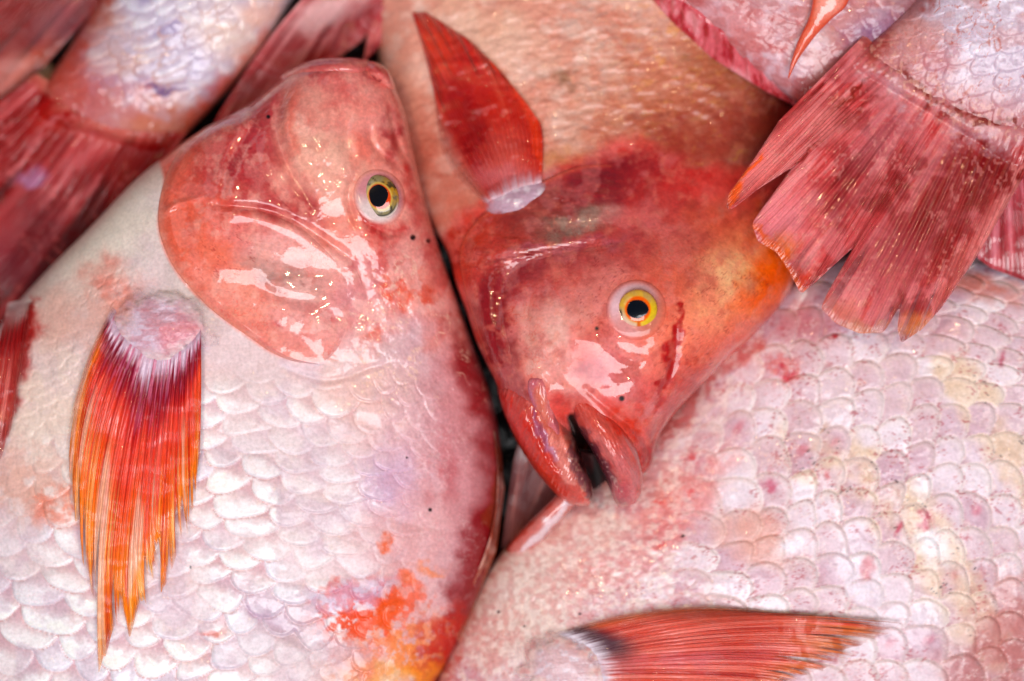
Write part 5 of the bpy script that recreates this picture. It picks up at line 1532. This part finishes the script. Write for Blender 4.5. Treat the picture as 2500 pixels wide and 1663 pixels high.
def fish_tail_right():
    T = thing('fish', 'fish at the upper right whose big red split tail fin covers the red head', 'fish', 2450, 80, 0.06, GROUP)

    def disp(x, y, i):
        i['vv'] = i['v'] * 600
        return scaly(x, y, i, 46, 84, 227, .0007) + .0014 * (fbm(x / 60, y / 60, 228, 3) - .5) + .0004 * (fbm(x / 14, y / 14, 229, 3) - .5)
    body_loft('body', [(2800, -700, 3100, -560), (2560, -420, 3150, -180), (2380, -190, 2960, 50), (2255, -20, 2720, 190), (2170, 65, 2600, 290), (2100, 125, 2530, 380), (2055, 160, 2500, 430)],
              [.066, .066, .066, .068, .070, .072, .072], [.016, .030, .030, .024, .017, .010, .006], 300, 260, disp, col_D, M_HEAD, T, power=.65)

    def fc(x, y, i):
        t, s = i['t'], i['s']
        n = streaks(i, 231, 1.3, 2.2)
        n2 = streaks(i, 232, 4.0, 2.5)
        C = np.tile(lin((206, 92, 94)), (len(x), 1))
        C = mixc(C, (236, 160, 162), ss(.50, .66, n) * .85)
        C = mixc(C, (146, 26, 30), ss(.46, .28, n) * .9)
        C = mixc(C, (216, 136, 144), ss(.6, .75, n2) * .3)
        C = mixc(C, (212, 134, 140), ss(.5, .62, fbm(x / 60, y / 60, 230, 5)) * .6)  # broad pink patches, partly reflections on the wet fin painted in
        C = mixc(C, (150, 34, 38), ss(.50, .62, fbm(x / 50 + 9, y / 50, 229, 5)) * ss(.15, .3, s) * ss(1850, 2150, x) * .65)
        C = paint(C, x, y, [
            E(2420, 420, 110, 80, 30, (136, 22, 20), .92, .7, .35, 26), E(2210, 600, 110, 90, -40, (150, 20, 26), .85, .8, .45, 26), E(2300, 510, 80, 140, 40, (146, 24, 28), .8, .8, .45, 24), E(2180, 440, 50, 90, 45, (150, 40, 44), .7, .7, .6, 22), E(2080, 500, 36, 90, 45, (160, 40, 48), .6, .7, .6, 22),
            L([(2130, 190), (2040, 260), (1980, 310)], 9, (150, 50, 32), .85, .7, .3, 12), L([(2170, 220), (2060, 300), (1950, 390)], 7, (156, 44, 34), .8, .7, .3, 12),
            E(1900, 540, 60, 90, 45, (232, 146, 154), .9, .7), E(1860, 400, 50, 100, 40, (232, 150, 150), .85, .7), E(2010, 300, 60, 50, 0, (222, 146, 146), .7, .7), E(1900, 620, 30, 50, 50, (236, 140, 70), .8, .8), E(1960, 690, 20, 30, 30, (216, 70, 30), .9, .7),  # pink lobes with some painted reflection, orange tips
            E(2040, 750, 50, 26, 20, (216, 130, 112), .7, .7), E(2240, 800, 60, 24, -10, (214, 140, 84), .9, .6), E(2110, 800, 60, 20, 10, (214, 150, 120), .8, .6), E(2140, 640, 90, 90, 40, (190, 96, 104), .6, .8),
            L([(1850, 380), (1800, 440), (1772, 505)], 12, (240, 120, 50), .9, .7), L([(1840, 560), (1900, 625), (1955, 715)], 16, (240, 120, 50), .8, .8), L([(2500, 400), (2440, 530), (2360, 680)], 14, (222, 150, 150), .8, .6), L([(2430, 500), (2350, 640), (2290, 740)], 22, (196, 110, 108), .7, .7),
            E(2180, 230, 60, 40, 40, (208, 140, 146), .7, .7, .3), E(2150, 330, 80, 50, -50, (200, 124, 132), .6, .8)], 12, 36, 233)
        sp = ss(.70, .76, vn(x / 7, y / 7, 234)) * ss(.5, .62, fbm(x / 60, y / 60, 235))
        C = mixc(C, (222, 160, 156), sp * .4)
        C = mixc(C, col_D(x, y)[0], ss(.20, .02, s + .22 * (fbm(x / 22, y / 22, 237, 4) - .5)))
        W = .5 + .5 * ss(.40, .55, fbm(x / 45, y / 45, 236, 3))
        return C, W
    fin('tail_fin', [(0, 2110, 85), (.15, 2160, 130), (.35, 2240, 190), (.6, 2340, 240), (.8, 2440, 280), (1, 2560, 310)], None,
        [(0, 1905, 290), (.05, 1840, 390), (.10, 1778, 475), (.14, 1775, 510), (.17, 1790, 510), (.22, 1850, 462), (.262, 1935, 408), (.268, 1930, 415), (.30, 1835, 545), (.34, 1850, 590), (.38, 1895, 615), (.42, 1925, 660), (.455, 1955, 718),
         (.485, 1990, 690), (.52, 2082, 605), (.528, 2080, 610), (.57, 2020, 715), (.60, 2004, 752), (.64, 2040, 790), (.69, 2100, 815), (.735, 2160, 812), (.75, 2200, 740), (.765, 2190, 800), (.80, 2200, 838), (.84, 2250, 805),
         (.90, 2300, 750), (.95, 2390, 620), (1, 2500, 430)],
        26, fc, M_TAIL, T, 240, 520, .076, .080, H=blur(HM, 6), thin=.55, hole=.40, seed=41, ridge=.0007, drape=.0014, bow=.004)


# ------------------------------------------------------------------ build the pile from the bottom up
fish_top()
fish_left_back()
fish_centre()
fish_right()
fish_left()
fish_top_right()
fish_right_edge()
fish_tail_right()
